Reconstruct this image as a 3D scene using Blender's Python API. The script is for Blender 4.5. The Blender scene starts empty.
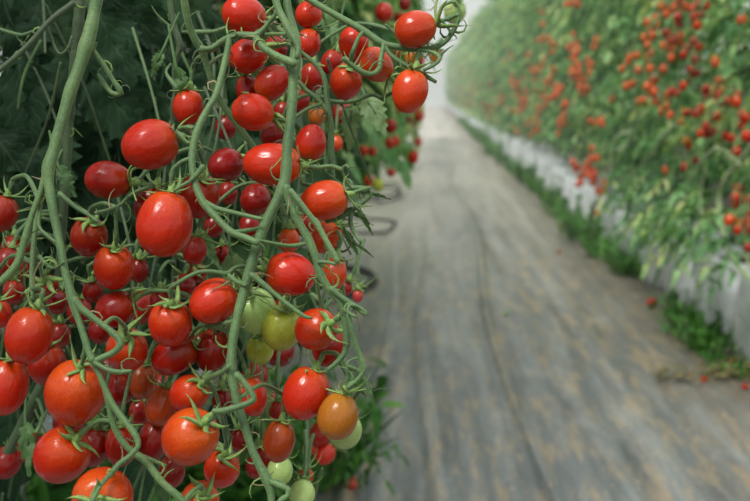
import bpy, math, random
from mathutils import Vector, Matrix, noise

R = random.Random(11)
S = bpy.context.scene
COL = S.collection

# ------------------------------------------------------------------ camera
FPX = 1042.0
CAMZ = 1.0
PITCH = math.radians(8.87)
YAW = math.radians(2.71)
FWD = Vector((-math.sin(YAW) * math.cos(PITCH), math.cos(YAW) * math.cos(PITCH), -math.sin(PITCH)))
RGT = Vector((math.cos(YAW), math.sin(YAW), 0))
UPV = RGT.cross(FWD)
CAM = Vector((0, 0, CAMZ))
cd = bpy.data.cameras.new('camera')
cam = bpy.data.objects.new('camera', cd)
COL.objects.link(cam)
cam.matrix_world = Matrix.Translation(CAM) @ Matrix((RGT, UPV, -FWD)).transposed().to_4x4()
cd.sensor_width = 36
cd.lens = FPX * 36 / 750
cd.clip_start = 0.05
cd.clip_end = 300
cd.dof.use_dof = True
cd.dof.focus_distance = 0.70
cd.dof.aperture_fstop = 9.5
S.camera = cam


def P(px, py, D):
    """world point seen at a place of the photograph, D metres deep"""
    return CAM + (FWD + RGT * ((px - 375) / FPX) + UPV * ((250.5 - py) / FPX)) * D


def on_plane_x(px, py, X):
    r = FWD + RGT * ((px - 375) / FPX) + UPV * ((250.5 - py) / FPX)
    return CAM + r * (X / r.x)


def on_floor(px, py, z=0.0):
    r = FWD + RGT * ((px - 375) / FPX) + UPV * ((250.5 - py) / FPX)
    return CAM + r * ((z - CAMZ) / r.z)


# ------------------------------------------------------------------ materials
def new_mat(name):
    m = bpy.data.materials.new(name)
    m.use_nodes = True
    nt = m.node_tree
    b = nt.nodes['Principled BSDF']
    return m, nt, b


def nd(nt, typ, **kw):
    n = nt.nodes.new(typ)
    for k, v in kw.items():
        if k in n.inputs:
            n.inputs[k].default_value = v
        else:
            setattr(n, k, v)
    return n


def ramp(nt, stops):
    n = nt.nodes.new('ShaderNodeValToRGB')
    e = n.color_ramp.elements
    while len(e) < len(stops):
        e.new(0.5)
    for i, (p, c) in enumerate(stops):
        e[i].position = p
        e[i].color = (*c, 1) if len(c) == 3 else c
    return n


def mixc(nt, a, b, fac, mode='MIX'):
    n = nt.nodes.new('ShaderNodeMix')
    n.data_type = 'RGBA'
    n.blend_type = mode
    for sock, v in ((n.inputs[6], a), (n.inputs[7], b), (n.inputs[0], fac)):
        if hasattr(v, 'is_output'):
            nt.links.new(v, sock)
        else:
            sock.default_value = (*v, 1) if isinstance(v, tuple) else v
    return n.outputs[2]


def fruit_mat():
    m, nt, b = new_mat('tomato_skin')
    oi = nd(nt, 'ShaderNodeObjectInfo')
    tc = nd(nt, 'ShaderNodeTexCoord')
    sep = nd(nt, 'ShaderNodeSeparateXYZ')
    nt.links.new(tc.outputs['Object'], sep.inputs[0])
    # skin a little lighter and more orange at the stem shoulder
    ns = nd(nt, 'ShaderNodeTexNoise', Scale=2.2, Detail=3.0)
    mp = nd(nt, 'ShaderNodeMapping')
    mp.inputs['Scale'].default_value = (1, 1, .35)
    add = nd(nt, 'ShaderNodeVectorMath', operation='ADD')
    nt.links.new(tc.outputs['Object'], add.inputs[0])
    cmb = nd(nt, 'ShaderNodeCombineXYZ')
    mul = nd(nt, 'ShaderNodeMath', operation='MULTIPLY')
    mul.inputs[1].default_value = 37.0
    nt.links.new(oi.outputs['Random'], mul.inputs[0])
    nt.links.new(mul.outputs[0], cmb.inputs[0])
    nt.links.new(cmb.outputs[0], add.inputs[1])
    nt.links.new(add.outputs[0], mp.inputs[0])
    nt.links.new(mp.outputs[0], ns.inputs['Vector'])
    mr = nd(nt, 'ShaderNodeMapRange')
    mr.inputs[1].default_value = 0.1
    mr.inputs[2].default_value = 1.15
    nt.links.new(sep.outputs[2], mr.inputs[0])
    f = nd(nt, 'ShaderNodeMath', operation='MULTIPLY')
    nt.links.new(mr.outputs[0], f.inputs[0])
    nt.links.new(ns.outputs['Fac'], f.inputs[1])
    hsv = nd(nt, 'ShaderNodeHueSaturation')
    hsv.inputs['Hue'].default_value = 0.522
    hsv.inputs['Saturation'].default_value = 1.0
    hsv.inputs['Value'].default_value = 1.3
    nt.links.new(oi.outputs['Color'], hsv.inputs['Color'])
    c = mixc(nt, oi.outputs['Color'], hsv.outputs[0], f.outputs[0])
    # fine speckle
    n2 = nd(nt, 'ShaderNodeTexNoise', Scale=14.0, Detail=2.0)
    nt.links.new(add.outputs[0], n2.inputs['Vector'])
    r2 = ramp(nt, [(.35, (.86, .86, .86)), (.7, (1.08, 1.08, 1.08))])
    nt.links.new(n2.outputs['Fac'], r2.inputs[0])
    c = mixc(nt, c, r2.outputs[0], 1.0, 'MULTIPLY')
    nt.links.new(c, b.inputs['Base Color'])
    b.inputs['Roughness'].default_value = .24
    b.inputs['Specular IOR Level'].default_value = .36
    b.inputs['Subsurface Weight'].default_value = .0
    bp = nd(nt, 'ShaderNodeBump', Strength=.06, Distance=.1)
    nt.links.new(ns.outputs['Fac'], bp.inputs['Height'])
    nt.links.new(bp.outputs[0], b.inputs['Normal'])
    return m


def stem_mat(name, c1, c2, c3, fuzz=.5):
    m, nt, b = new_mat(name)
    tc = nd(nt, 'ShaderNodeTexCoord')
    n1 = nd(nt, 'ShaderNodeTexNoise', Scale=28.0, Detail=4.0)
    nt.links.new(tc.outputs['Object'], n1.inputs['Vector'])
    r = ramp(nt, [(.3, c1), (.55, c2), (.75, c3)])
    nt.links.new(n1.outputs['Fac'], r.inputs[0])
    n2 = nd(nt, 'ShaderNodeTexNoise', Scale=600.0, Detail=2.0)
    nt.links.new(tc.outputs['Object'], n2.inputs['Vector'])
    r2 = ramp(nt, [(.3, (.75, .75, .75)), (.7, (1.2, 1.2, 1.2))])
    nt.links.new(n2.outputs['Fac'], r2.inputs[0])
    nt.links.new(mixc(nt, r.outputs[0], r2.outputs[0], 1.0, 'MULTIPLY'), b.inputs['Base Color'])
    b.inputs['Roughness'].default_value = .6
    b.inputs['Sheen Weight'].default_value = fuzz
    b.inputs['Sheen Roughness'].default_value = .4
    b.inputs['Sheen Tint'].default_value = (.8, 1, .7, 1)
    bp = nd(nt, 'ShaderNodeBump', Strength=.35, Distance=.0006)
    nt.links.new(n2.outputs['Fac'], bp.inputs['Height'])
    nt.links.new(bp.outputs[0], b.inputs['Normal'])
    return m


def leaf_mat(name, stops, veins=False, transl=.3, rough=.5, patch=False):
    m, nt, b = new_mat(name)
    at = nd(nt, 'ShaderNodeAttribute', attribute_name='tint')
    r = ramp(nt, stops)
    if patch:
        oi = nd(nt, 'ShaderNodeObjectInfo')
        tcp = nd(nt, 'ShaderNodeTexCoord')
        av = nd(nt, 'ShaderNodeVectorMath', operation='ADD')
        cb = nd(nt, 'ShaderNodeCombineXYZ')
        ml = nd(nt, 'ShaderNodeMath', operation='MULTIPLY'); ml.inputs[1].default_value = 60
        nt.links.new(oi.outputs['Random'], ml.inputs[0]); nt.links.new(ml.outputs[0], cb.inputs[1])
        nt.links.new(tcp.outputs['Object'], av.inputs[0]); nt.links.new(cb.outputs[0], av.inputs[1])
        pn = nd(nt, 'ShaderNodeTexNoise', Scale=4.5, Detail=3.0)
        nt.links.new(av.outputs[0], pn.inputs['Vector'])
        pm = nd(nt, 'ShaderNodeMapRange')
        pm.inputs[1].default_value = .3; pm.inputs[2].default_value = .7
        pm.inputs[3].default_value = -.42; pm.inputs[4].default_value = .42
        nt.links.new(pn.outputs['Fac'], pm.inputs[0])
        pa = nd(nt, 'ShaderNodeMath', operation='ADD'); pa.use_clamp = True
        nt.links.new(at.outputs['Fac'], pa.inputs[0]); nt.links.new(pm.outputs[0], pa.inputs[1])
        nt.links.new(pa.outputs[0], r.inputs[0])
    else:
        nt.links.new(at.outputs['Fac'], r.inputs[0])
    tc = nd(nt, 'ShaderNodeTexCoord')
    n1 = nd(nt, 'ShaderNodeTexNoise', Scale=40.0, Detail=3.0)
    nt.links.new(tc.outputs['Object'], n1.inputs['Vector'])
    r2 = ramp(nt, [(.3, (.72, .74, .72)), (.7, (1.25, 1.22, 1.2))])
    nt.links.new(n1.outputs['Fac'], r2.inputs[0])
    c = mixc(nt, r.outputs[0], r2.outputs[0], 1.0, 'MULTIPLY')
    if veins:
        uv = nd(nt, 'ShaderNodeUVMap')
        sp = nd(nt, 'ShaderNodeSeparateXYZ')
        nt.links.new(uv.outputs[0], sp.inputs[0])
        ab = nd(nt, 'ShaderNodeMath', operation='ABSOLUTE')
        nt.links.new(sp.outputs[0], ab.inputs[0])
        # chevron veins: v*k - |u|*j
        a1 = nd(nt, 'ShaderNodeMath', operation='MULTIPLY'); a1.inputs[1].default_value = 44
        nt.links.new(sp.outputs[1], a1.inputs[0])
        a2 = nd(nt, 'ShaderNodeMath', operation='MULTIPLY'); a2.inputs[1].default_value = 15
        nt.links.new(ab.outputs[0], a2.inputs[0])
        a3 = nd(nt, 'ShaderNodeMath', operation='SUBTRACT')
        nt.links.new(a1.outputs[0], a3.inputs[0]); nt.links.new(a2.outputs[0], a3.inputs[1])
        sn = nd(nt, 'ShaderNodeMath', operation='SINE')
        nt.links.new(a3.outputs[0], sn.inputs[0])
        rv = ramp(nt, [(.90, (0, 0, 0)), (.99, (1, 1, 1))])
        nt.links.new(sn.outputs[0], rv.inputs[0])
        rm = ramp(nt, [(.02, (1, 1, 1)), (.07, (0, 0, 0))])
        nt.links.new(ab.outputs[0], rm.inputs[0])
        mx = nd(nt, 'ShaderNodeMath', operation='MAXIMUM')
        nt.links.new(rv.outputs[0], mx.inputs[0]); nt.links.new(rm.outputs[0], mx.inputs[1])
        mf = nd(nt, 'ShaderNodeMath', operation='MULTIPLY'); mf.inputs[1].default_value = .18
        nt.links.new(mx.outputs[0], mf.inputs[0])
        c = mixc(nt, c, (.12, .2, .09), mf.outputs[0])
        bp = nd(nt, 'ShaderNodeBump', Strength=.25, Distance=.0004)
        nt.links.new(sn.outputs[0], bp.inputs['Height'])
        nt.links.new(bp.outputs[0], b.inputs['Normal'])
    nt.links.new(c, b.inputs['Base Color'])
    b.inputs['Roughness'].default_value = rough
    b.inputs['Specular IOR Level'].default_value = .18 if rough > .6 else .32
    tr = nd(nt, 'ShaderNodeBsdfTranslucent')
    nt.links.new(mixc(nt, c, (1.3, 1.25, .6), .8, 'MULTIPLY'), tr.inputs['Color'])
    ms = nd(nt, 'ShaderNodeMixShader')
    ms.inputs[0].default_value = transl
    nt.links.new(b.outputs[0], ms.inputs[1])
    nt.links.new(tr.outputs[0], ms.inputs[2])
    nt.links.new(ms.outputs[0], nt.nodes['Material Output'].inputs['Surface'])
    return m


def plain(name, col, rough=.6, spec=.4, var=.0, scale=8.0, stops=None):
    m, nt, b = new_mat(name)
    tc = nd(nt, 'ShaderNodeTexCoord')
    n1 = nd(nt, 'ShaderNodeTexNoise', Scale=scale, Detail=5.0)
    nt.links.new(tc.outputs['Object'], n1.inputs['Vector'])
    if stops:
        r = ramp(nt, stops)
    else:
        lo = tuple(max(0, x * (1 - var)) for x in col)
        hi = tuple(x * (1 + var) for x in col)
        r = ramp(nt, [(.3, lo), (.7, hi)])
    nt.links.new(n1.outputs['Fac'], r.inputs[0])
    nt.links.new(r.outputs[0], b.inputs['Base Color'])
    b.inputs['Roughness'].default_value = rough
    b.inputs['Specular IOR Level'].default_value = spec
    return m


M = {}
M['fruit'] = fruit_mat()
M['stem'] = stem_mat('stem_green', (.05, .105, .034), (.088, .165, .055), (.14, .225, .08), .25)
M['stem_dark'] = stem_mat('stem_dark', (.03, .055, .02), (.05, .085, .035), (.08, .12, .05), .2)
M['calyx'] = stem_mat('calyx_green', (.12, .22, .045), (.19, .31, .07), (.28, .42, .11), .3)
M['dry'] = stem_mat('dry_brown', (.16, .12, .06), (.25, .2, .1), (.33, .27, .16), .3)
M['leaf_dark'] = leaf_mat('leaf_dark', [(0, (.007, .024, .010)), (.6, (.014, .044, .018)), (1, (.028, .068, .026))], True, .12, .7)  # shade among the front leaves is put into this green
M['leaf_left'] = leaf_mat('leaf_left', [(0, (.016, .045, .016)), (.6, (.038, .095, .03)), (1, (.09, .17, .06))], False, .25)  # green darkened to carry the canopy shade of the near left row
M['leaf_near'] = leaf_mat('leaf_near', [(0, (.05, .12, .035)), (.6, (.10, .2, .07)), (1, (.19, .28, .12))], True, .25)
M['leaf_right'] = leaf_mat('leaf_right', [(0, (.02, .075, .02)), (.35, (.09, .24, .085)), (.62, (.19, .41, .16)), (.86, (.34, .56, .23)), (1, (.52, .60, .27))], False, .42, .5, True)  # green raised to carry the light on the right and far foliage
M['weed'] = leaf_mat('weed_green', [(0, (.03, .11, .02)), (.6, (.07, .22, .04)), (1, (.15, .36, .07))], False, .35)
M['litter'] = leaf_mat('litter_dry', [(0, (.10, .07, .035)), (.5, (.22, .17, .08)), (1, (.16, .2, .08))], False, .1, .8)
M['hose'] = plain('hose_black', (.015, .015, .017), .45, .4, .3)
M['soil'] = plain('soil', (.07, .055, .04), .95, .2, .5, 30)
M['crumb'] = plain('crumb_tan', (.42, .36, .25), .8, .2, .4, 60)


def bag_mat():
    m, nt, b = new_mat('bag_white')
    tc = nd(nt, 'ShaderNodeTexCoord')
    n1 = nd(nt, 'ShaderNodeTexNoise', Scale=5.0, Detail=6.0, Roughness=.65)
    nt.links.new(tc.outputs['Object'], n1.inputs['Vector'])
    r = ramp(nt, [(.25, (.26, .28, .25)), (.45, (.50, .53, .54)), (.75, (.78, .81, .84))])
    nt.links.new(n1.outputs['Fac'], r.inputs[0])
    sp = nd(nt, 'ShaderNodeSeparateXYZ')
    nt.links.new(tc.outputs['Object'], sp.inputs[0])
    mr = nd(nt, 'ShaderNodeMapRange')
    mr.inputs[1].default_value = .10
    mr.inputs[2].default_value = .0
    nt.links.new(sp.outputs[2], mr.inputs[0])
    f = nd(nt, 'ShaderNodeMath', operation='MULTIPLY')
    nt.links.new(mr.outputs[0], f.inputs[0]); nt.links.new(n1.outputs['Fac'], f.inputs[1])
    nt.links.new(mixc(nt, r.outputs[0], (.18, .16, .11), f.outputs[0]), b.inputs['Base Color'])
    b.inputs['Roughness'].default_value = .42
    n2 = nd(nt, 'ShaderNodeTexNoise', Scale=14.0, Detail=3.0)
    nt.links.new(tc.outputs['Object'], n2.inputs['Vector'])
    bp = nd(nt, 'ShaderNodeBump', Strength=.6, Distance=.02)
    nt.links.new(n2.outputs['Fac'], bp.inputs['Height'])
    nt.links.new(bp.outputs[0], b.inputs['Normal'])
    return m


def mat_mat():
    """woven ground-cover fabric, dusty, with lengthwise ochre stains"""
    m, nt, b = new_mat('ground_fabric')
    tc = nd(nt, 'ShaderNodeTexCoord')
    def noi(sx, sy, detail, seed, rough=.6):
        mp = nd(nt, 'ShaderNodeMapping')
        mp.inputs['Scale'].default_value = (sx, sy, 1)
        mp.inputs['Location'].default_value = (seed, seed * .7, 0)
        nt.links.new(tc.outputs['Object'], mp.inputs[0])
        n = nd(nt, 'ShaderNodeTexNoise', Scale=1.0, Detail=detail, Roughness=rough)
        nt.links.new(mp.outputs[0], n.inputs['Vector'])
        return n.outputs['Fac']
    base = ramp(nt, [(.35, (.085, .096, .099)), (.5, (.155, .17, .172)), (.65, (.265, .285, .28))])
    nt.links.new(noi(13, .8, 10, 3, .72), base.inputs[0])
    och = ramp(nt, [(.49, (0, 0, 0)), (.60, (1, 1, 1))])
    nt.links.new(noi(19, 3.2, 8, 9, .78), och.inputs[0])
    big = ramp(nt, [(.32, (.35, .35, .35)), (.62, (1, 1, 1))])
    nt.links.new(noi(1.3, .35, 2, 21), big.inputs[0])
    f = mixc(nt, och.outputs[0], big.outputs[0], 1.0, 'MULTIPLY')
    bw = nd(nt, 'ShaderNodeRGBToBW'); nt.links.new(f, bw.inputs[0])
    fm = nd(nt, 'ShaderNodeMath', operation='MULTIPLY'); fm.inputs[1].default_value = .8
    nt.links.new(bw.outputs[0], fm.inputs[0])
    c = mixc(nt, base.outputs[0], (.47, .345, .19), fm.outputs[0])
    # pale dust
    du = ramp(nt, [(.52, (0, 0, 0)), (.75, (.55, .55, .55))])
    nt.links.new(noi(5, 2.2, 8, 41, .72), du.inputs[0])
    bw2 = nd(nt, 'ShaderNodeRGBToBW'); nt.links.new(du.outputs[0], bw2.inputs[0])
    c = mixc(nt, c, (.42, .43, .41), bw2.outputs[0])
    # fine grain
    gr = ramp(nt, [(.3, (.78, .78, .78)), (.7, (1.2, 1.2, 1.2))])
    nt.links.new(noi(160, 60, 2, 5), gr.inputs[0])
    c = mixc(nt, c, gr.outputs[0], 1.0, 'MULTIPLY')
    # the planted margins carry more soil
    sp = nd(nt, 'ShaderNodeSeparateXYZ'); nt.links.new(tc.outputs['Object'], sp.inputs[0])
    # further along, the bright grazing sheen is painted in as a streaky pale tone
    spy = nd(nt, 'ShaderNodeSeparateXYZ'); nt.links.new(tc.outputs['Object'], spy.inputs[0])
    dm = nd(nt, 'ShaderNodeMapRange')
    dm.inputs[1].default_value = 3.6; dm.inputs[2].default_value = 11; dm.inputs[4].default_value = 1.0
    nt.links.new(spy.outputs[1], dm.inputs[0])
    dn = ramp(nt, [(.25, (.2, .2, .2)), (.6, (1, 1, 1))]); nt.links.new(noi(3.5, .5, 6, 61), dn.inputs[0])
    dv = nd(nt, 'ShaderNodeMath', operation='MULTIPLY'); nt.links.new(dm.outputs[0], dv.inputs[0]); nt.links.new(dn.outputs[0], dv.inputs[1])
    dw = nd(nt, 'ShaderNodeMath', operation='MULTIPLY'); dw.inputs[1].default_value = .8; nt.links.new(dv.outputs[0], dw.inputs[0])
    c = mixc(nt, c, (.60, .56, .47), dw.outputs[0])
    mr = nd(nt, 'ShaderNodeMapRange')
    mr.inputs[1].default_value = .62; mr.inputs[2].default_value = 1.08
    nt.links.new(sp.outputs[0], mr.inputs[0])
    n5 = noi(4, 3, 4, 77)
    mm = nd(nt, 'ShaderNodeMath', operation='MULTIPLY'); nt.links.new(mr.outputs[0], mm.inputs[0]); nt.links.new(n5, mm.inputs[1])
    m2 = nd(nt, 'ShaderNodeMath', operation='MULTIPLY'); m2.inputs[1].default_value = 1.5; m2.use_clamp = True
    nt.links.new(mm.outputs[0], m2.inputs[0])
    c = mixc(nt, c, (.10, .08, .055), m2.outputs[0])
    nt.links.new(c, b.inputs['Base Color'])
    b.inputs['Roughness'].default_value = .42
    b.inputs['Specular IOR Level'].default_value = .6
    bp = nd(nt, 'ShaderNodeBump', Strength=.5, Distance=.004)
    nt.links.new(noi(30, 8, 5, 13), bp.inputs['Height'])
    nt.links.new(bp.outputs[0], b.inputs['Normal'])
    return m


M['bag'] = bag_mat()
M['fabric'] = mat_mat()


def film_mat():
    m, nt, b = new_mat('greenhouse_film')
    b.inputs['Base Color'].default_value = (.9, .95, .92, 1)
    b.inputs['Roughness'].default_value = .7
    tr = nd(nt, 'ShaderNodeBsdfTranslucent', Color=(.9, .97, .94, 1))
    ms = nd(nt, 'ShaderNodeMixShader'); ms.inputs[0].default_value = .72
    nt.links.new(b.outputs[0], ms.inputs[1]); nt.links.new(tr.outputs[0], ms.inputs[2])
    nt.links.new(ms.outputs[0], nt.nodes['Material Output'].inputs['Surface'])
    return m


M['film'] = film_mat()


# ------------------------------------------------------------------ mesh building
class MB:
    def __init__(s):
        s.v = []; s.f = []; s.uv = []; s.t = []

    def vert(s, p, uv=(0, 0), t=.5):
        s.v.append(tuple(p)); s.uv.append(uv); s.t.append(t)
        return len(s.v) - 1

    def mesh(s, name, mat, smooth=True):
        me = bpy.data.meshes.new(name)
        me.from_pydata(s.v, [], s.f)
        me.materials.append(mat)
        if s.v:
            uvl = me.uv_layers.new(name='UVMap')
            at = me.attributes.new('tint', 'FLOAT', 'POINT')
            at.data.foreach_set('value', s.t)
            li = [0] * len(me.loops)
            me.loops.foreach_get('vertex_index', li)
            flat = []
            for i in li:
                flat.extend(s.uv[i])
            uvl.data.foreach_set('uv', flat)
        if smooth:
            me.polygons.foreach_set('use_smooth', [True] * len(me.polygons))
        me.update()
        return me


def link(name, me, parent=None, loc=None):
    o = bpy.data.objects.new(name, me)
    COL.objects.link(o)
    if parent:
        o.parent = parent
    if loc is not None:
        o.location = loc
    return o


def tag(o, label=None, cat=None, group=None, kind=None):
    if label: o['label'] = label
    if cat: o['category'] = cat
    if group: o['group'] = group
    if kind: o['kind'] = kind
    return o


def empty(name, loc):
    o = bpy.data.objects.new(name, None)
    o.empty_display_size = .05
    COL.objects.link(o)
    o.location = loc
    return o


def catmull(pts, step):
    """pts: list of (Vector, radius) -> dense list"""
    out = []
    n = len(pts)
    for i in range(n - 1):
        p0 = pts[max(i - 1, 0)]; p1 = pts[i]; p2 = pts[i + 1]; p3 = pts[min(i + 2, n - 1)]
        k = max(1, int(round((p2[0] - p1[0]).length / step)))
        for j in range(k):
            t = j / k
            t2, t3 = t * t, t * t * t
            q = .5 * ((2 * p1[0]) + (p2[0] - p0[0]) * t + (2 * p0[0] - 5 * p1[0] + 4 * p2[0] - p3[0]) * t2
                      + (3 * p1[0] - p0[0] - 3 * p2[0] + p3[0]) * t3)
            out.append((q, p1[1] + (p2[1] - p1[1]) * (t * t * (3 - 2 * t))))
    out.append(pts[-1])
    return out


def tube(mb, pts, sides=10, step=.004, cap=True, wob=.0, t=.5):
    """rounded tube along a smoothed path"""
    path = catmull(pts, step)
    n = len(path)
    prev = None
    rings = []
    ph = R.random() * 10
    for i, (p, r) in enumerate(path):
        a = path[max(i - 1, 0)][0]; b = path[min(i + 1, n - 1)][0]
        d = (b - a)
        if d.length < 1e-9:
            d = Vector((0, 0, 1))
        d.normalize()
        if prev is None:
            u = d.orthogonal().normalized()
        else:
            u = (prev - d * prev.dot(d))
            u = u.normalized() if u.length > 1e-6 else d.orthogonal().normalized()
        prev = u
        w = d.cross(u)
        rr = r * (1 + wob * noise.noise(Vector((i * .35 + ph, ph, 0))) + wob * 1.6 * max(0, noise.noise(Vector((i * .13 + ph, 3, ph))) - .15))
        rings.append([mb.vert(p + (u * math.cos(2 * math.pi * k / sides) + w * math.sin(2 * math.pi * k / sides)) * rr, (k / sides, i / n), t)
                      for k in range(sides)])
    for i in range(n - 1):
        for k in range(sides):
            k2 = (k + 1) % sides
            mb.f.append((rings[i][k], rings[i][k2], rings[i + 1][k2], rings[i + 1][k]))
    if cap:
        for ring, q, idx in ((rings[0], 0, 1), (rings[-1], n - 1, n - 2)):
            p, r = path[q]
            d = (p - path[idx][0])
            d = d.normalized() if d.length > 1e-9 else Vector((0, 0, 1))
            c = mb.vert(p + d * r * .6, (0, 0), t)
            for k in range(sides):
                k2 = (k + 1) % sides
                mb.f.append((ring[k], ring[k2], c) if q else (ring[k2], ring[k], c))
    return path


def leaflet(mb, o, d, n, L, W, seg=6, droop=.3, fold=.25, serr=.2, t=None, rum=0.0, curl=0.0):
    d = d.normalized()
    s = d.cross(n)
    s = s.normalized() if s.length > 1e-6 else d.orthogonal().normalized()
    n = s.cross(d).normalized()
    t = R.random() if t is None else t
    rows = []
    ph = R.random() * 50
    cols = 2 if seg <= 6 else 4
    for i in range(seg + 1):
        a = i / seg
        c = o + d * L * a + Vector((0, 0, -1)) * droop * L * a * a - n * curl * L * a * a
        w = W * .5 * (math.sin(math.pi * min(1, a ** .75 * 1.0)) ** .8 if 0 < a < 1 else 0) * (1 - .35 * a)
        if 0 < i < seg and serr:
            w *= 1 + serr * (1 if i % 2 else -1) + serr * .5 * (R.random() - .5)
        if w < 1e-5:
            rows.append([mb.vert(c, (0, a), t)])
        else:
            row = []
            for k in range(cols + 1):
                u = -1 + 2 * k / cols
                q = c + s * w * u + n * (fold * w * abs(u))
                if k in (0, cols) and serr:
                    q += d * L * .04 * (1 if i % 2 else -.3)
                if rum:
                    q += n * rum * L * noise.noise(Vector((u * 2.3 + ph, a * 5.5, ph)))
                row.append(mb.vert(q, (u, a), t))
            rows.append(row)
    for i in range(seg):
        A, B = rows[i], rows[i + 1]
        if len(A) == 1 and len(B) > 1:
            for k in range(len(B) - 1):
                mb.f.append((A[0], B[k], B[k + 1]))
        elif len(B) == 1 and len(A) > 1:
            for k in range(len(A) - 1):
                mb.f.append((A[k], B[0], A[k + 1]))
        elif len(A) > 1:
            for k in range(len(A) - 1):
                mb.f.append((A[k], B[k], B[k + 1], A[k + 1]))


def rvec(a=1.0):
    return Vector((R.uniform(-a, a), R.uniform(-a, a), R.uniform(-a, a)))


def compound(mb, o, d, L, pairs=2, ls=.07, seg=4, hi=False, wr=.5, rach=.0013):
    """a drooping pinnate tomato leaf"""
    d = d.normalized()
    drop = R.uniform(.25, .7)
    pts = []
    for i in range(5):
        a = i / 4
        pts.append((o + d * L * a + Vector((0, 0, -1)) * drop * L * a * a, rach * (1.3 - .8 * a)))
    t0 = R.random()
    if rach > 0:
        tube(mb, pts, 4 if not hi else 6, L / 5, False, 0, t0)
    side = d.cross(Vector((0, 0, 1)))
    side = side.normalized() if side.length > .01 else Vector((1, 0, 0))
    for k in range(pairs):
        a = .4 + .45 * k / max(1, pairs - 1) if pairs > 1 else .6
        c = o + d * L * a + Vector((0, 0, -1)) * drop * L * a * a
        for sg in (-1, 1):
            dd = (side * sg + d * .5 + Vector((0, 0, R.uniform(-.9, .1))) + rvec(.25))
            leaflet(mb, c, dd, Vector((0, 0, 1)) + rvec(.5), ls * R.uniform(.7, 1.1), ls * wr * R.uniform(.8, 1.2), seg,
                    R.uniform(.1, .6), R.uniform(-.2, .5), .22, min(1, max(0, t0 + R.uniform(-.2, .2))), .05 if hi else 0)
    c = pts[-1][0]
    leaflet(mb, c, d + Vector((0, 0, -R.uniform(.4, 1.6))), Vector((0, 0, 1)) + rvec(.4), ls * R.uniform(1, 1.4), ls * wr * 1.2, seg,
            R.uniform(.1, .6), R.uniform(-.2, .5), .22, t0, .05 if hi else 0)


# ------------------------------------------------------------------ tomatoes
def fruit_mesh(seed, segs=28, rings=18):
    rr = random.Random(seed)
    mb = MB()
    asym = rr.uniform(-.05, .08)
    ph = rr.random() * 6
    top = mb.vert((0, 0, .93), (0, 1))
    rows = []
    for i in range(1, rings):
        th = math.pi * i / rings
        z = math.cos(th)
        r = math.sin(th) ** .97
        r *= 1 - asym * z
        zz = z
        if z > .8:
            zz = z - (z - .8) * .55 * ((z - .8) / .2)
        lob = .018 * max(0, z) ** 2
        rows.append([mb.vert((r * math.cos(a) * (1 + lob * math.cos(3 * a + ph)), r * math.sin(a) * (1 + lob * math.cos(3 * a + ph)), zz),
                             (k / segs, th)) for k, a in ((k, 2 * math.pi * k / segs) for k in range(segs))])
    bot = mb.vert((0, 0, -1.0), (0, 0))
    for k in range(segs):
        k2 = (k + 1) % segs
        mb.f.append((top, rows[0][k], rows[0][k2]))
        mb.f.append((rows[-1][k2], rows[-1][k], bot))
        for i in range(len(rows) - 1):
            mb.f.append((rows[i][k], rows[i + 1][k], rows[i + 1][k2], rows[i][k2]))
    return mb.mesh('tomato_fruit', M['fruit'])


def calyx_mesh(seed, seg=6, size=1.0):
    """star of narrow curling sepals, +Z away from the fruit"""
    global R
    keep, R = R, random.Random(seed)
    mb = MB()
    n = R.choice((5, 5, 6))
    for k in range(n):
        a = 2 * math.pi * k / n + R.uniform(-.25, .25)
        out = Vector((math.cos(a), math.sin(a), 0))
        lift = R.uniform(-.3, .6)
        curl = R.uniform(-.2, 1.5)
        L = .0145 * size * R.uniform(.7, 1.3)
        W = .0031 * size
        rows = []
        sd = Vector((-math.sin(a), math.cos(a), 0))
        for i in range(seg + 1):
            u = i / seg
            c = out * (L * u * (1 - .25 * curl * u)) + Vector((0, 0, 1)) * L * (lift * u + curl * .55 * u * u * u) + sd * L * .15 * math.sin(u * 3 + seed)
            w = W * .5 * (1 - u) ** .7 * (.7 + .9 * math.sin(math.pi * min(1, u * 1.2)))
            if i == seg:
                rows.append([mb.vert(c, (0, u), .6)])
            else:
                th = Vector((0, 0, .0005 * size))
                rows.append([mb.vert(c - sd * w, (-1, u)), mb.vert(c - th, (0, u)), mb.vert(c + sd * w, (1, u)), mb.vert(c + th, (0, u))])
        for i in range(seg):
            A, B = rows[i], rows[i + 1]
            for q in range(4):
                q2 = (q + 1) % 4
                if len(B) == 1:
                    mb.f.append((A[q], A[q2], B[0]))
                else:
                    mb.f.append((A[q], A[q2], B[q2], B[q]))
    # little hub
    tube(mb, [(Vector((0, 0, -.0008)), .0026 * size), (Vector((0, 0, .002 * size)), .0021 * size), (Vector((0, 0, .005 * size)), .0013 * size)], 8, .002)
    R = keep
    return mb.mesh('tomato_calyx', M['calyx'])


FR = [fruit_mesh(s) for s in (1, 2, 3, 4)]
FR_LO = [fruit_mesh(s, 12, 8) for s in (5, 6)]
CX = [calyx_mesh(s) for s in range(10, 18)]
CX_LO = [calyx_mesh(s, 3, 1.1) for s in (30, 31, 32)]

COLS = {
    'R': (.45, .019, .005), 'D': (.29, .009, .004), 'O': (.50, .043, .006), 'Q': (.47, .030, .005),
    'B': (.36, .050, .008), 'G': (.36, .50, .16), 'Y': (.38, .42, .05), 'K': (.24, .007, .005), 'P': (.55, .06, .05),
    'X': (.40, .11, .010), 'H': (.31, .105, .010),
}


def jit(c, a=.12):
    k = 1 + R.uniform(-a, a)
    return (c[0] * k, c[1] * k * R.uniform(.85, 1.15), c[2] * k, 1)


STEM_SAMPLES = []


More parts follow.
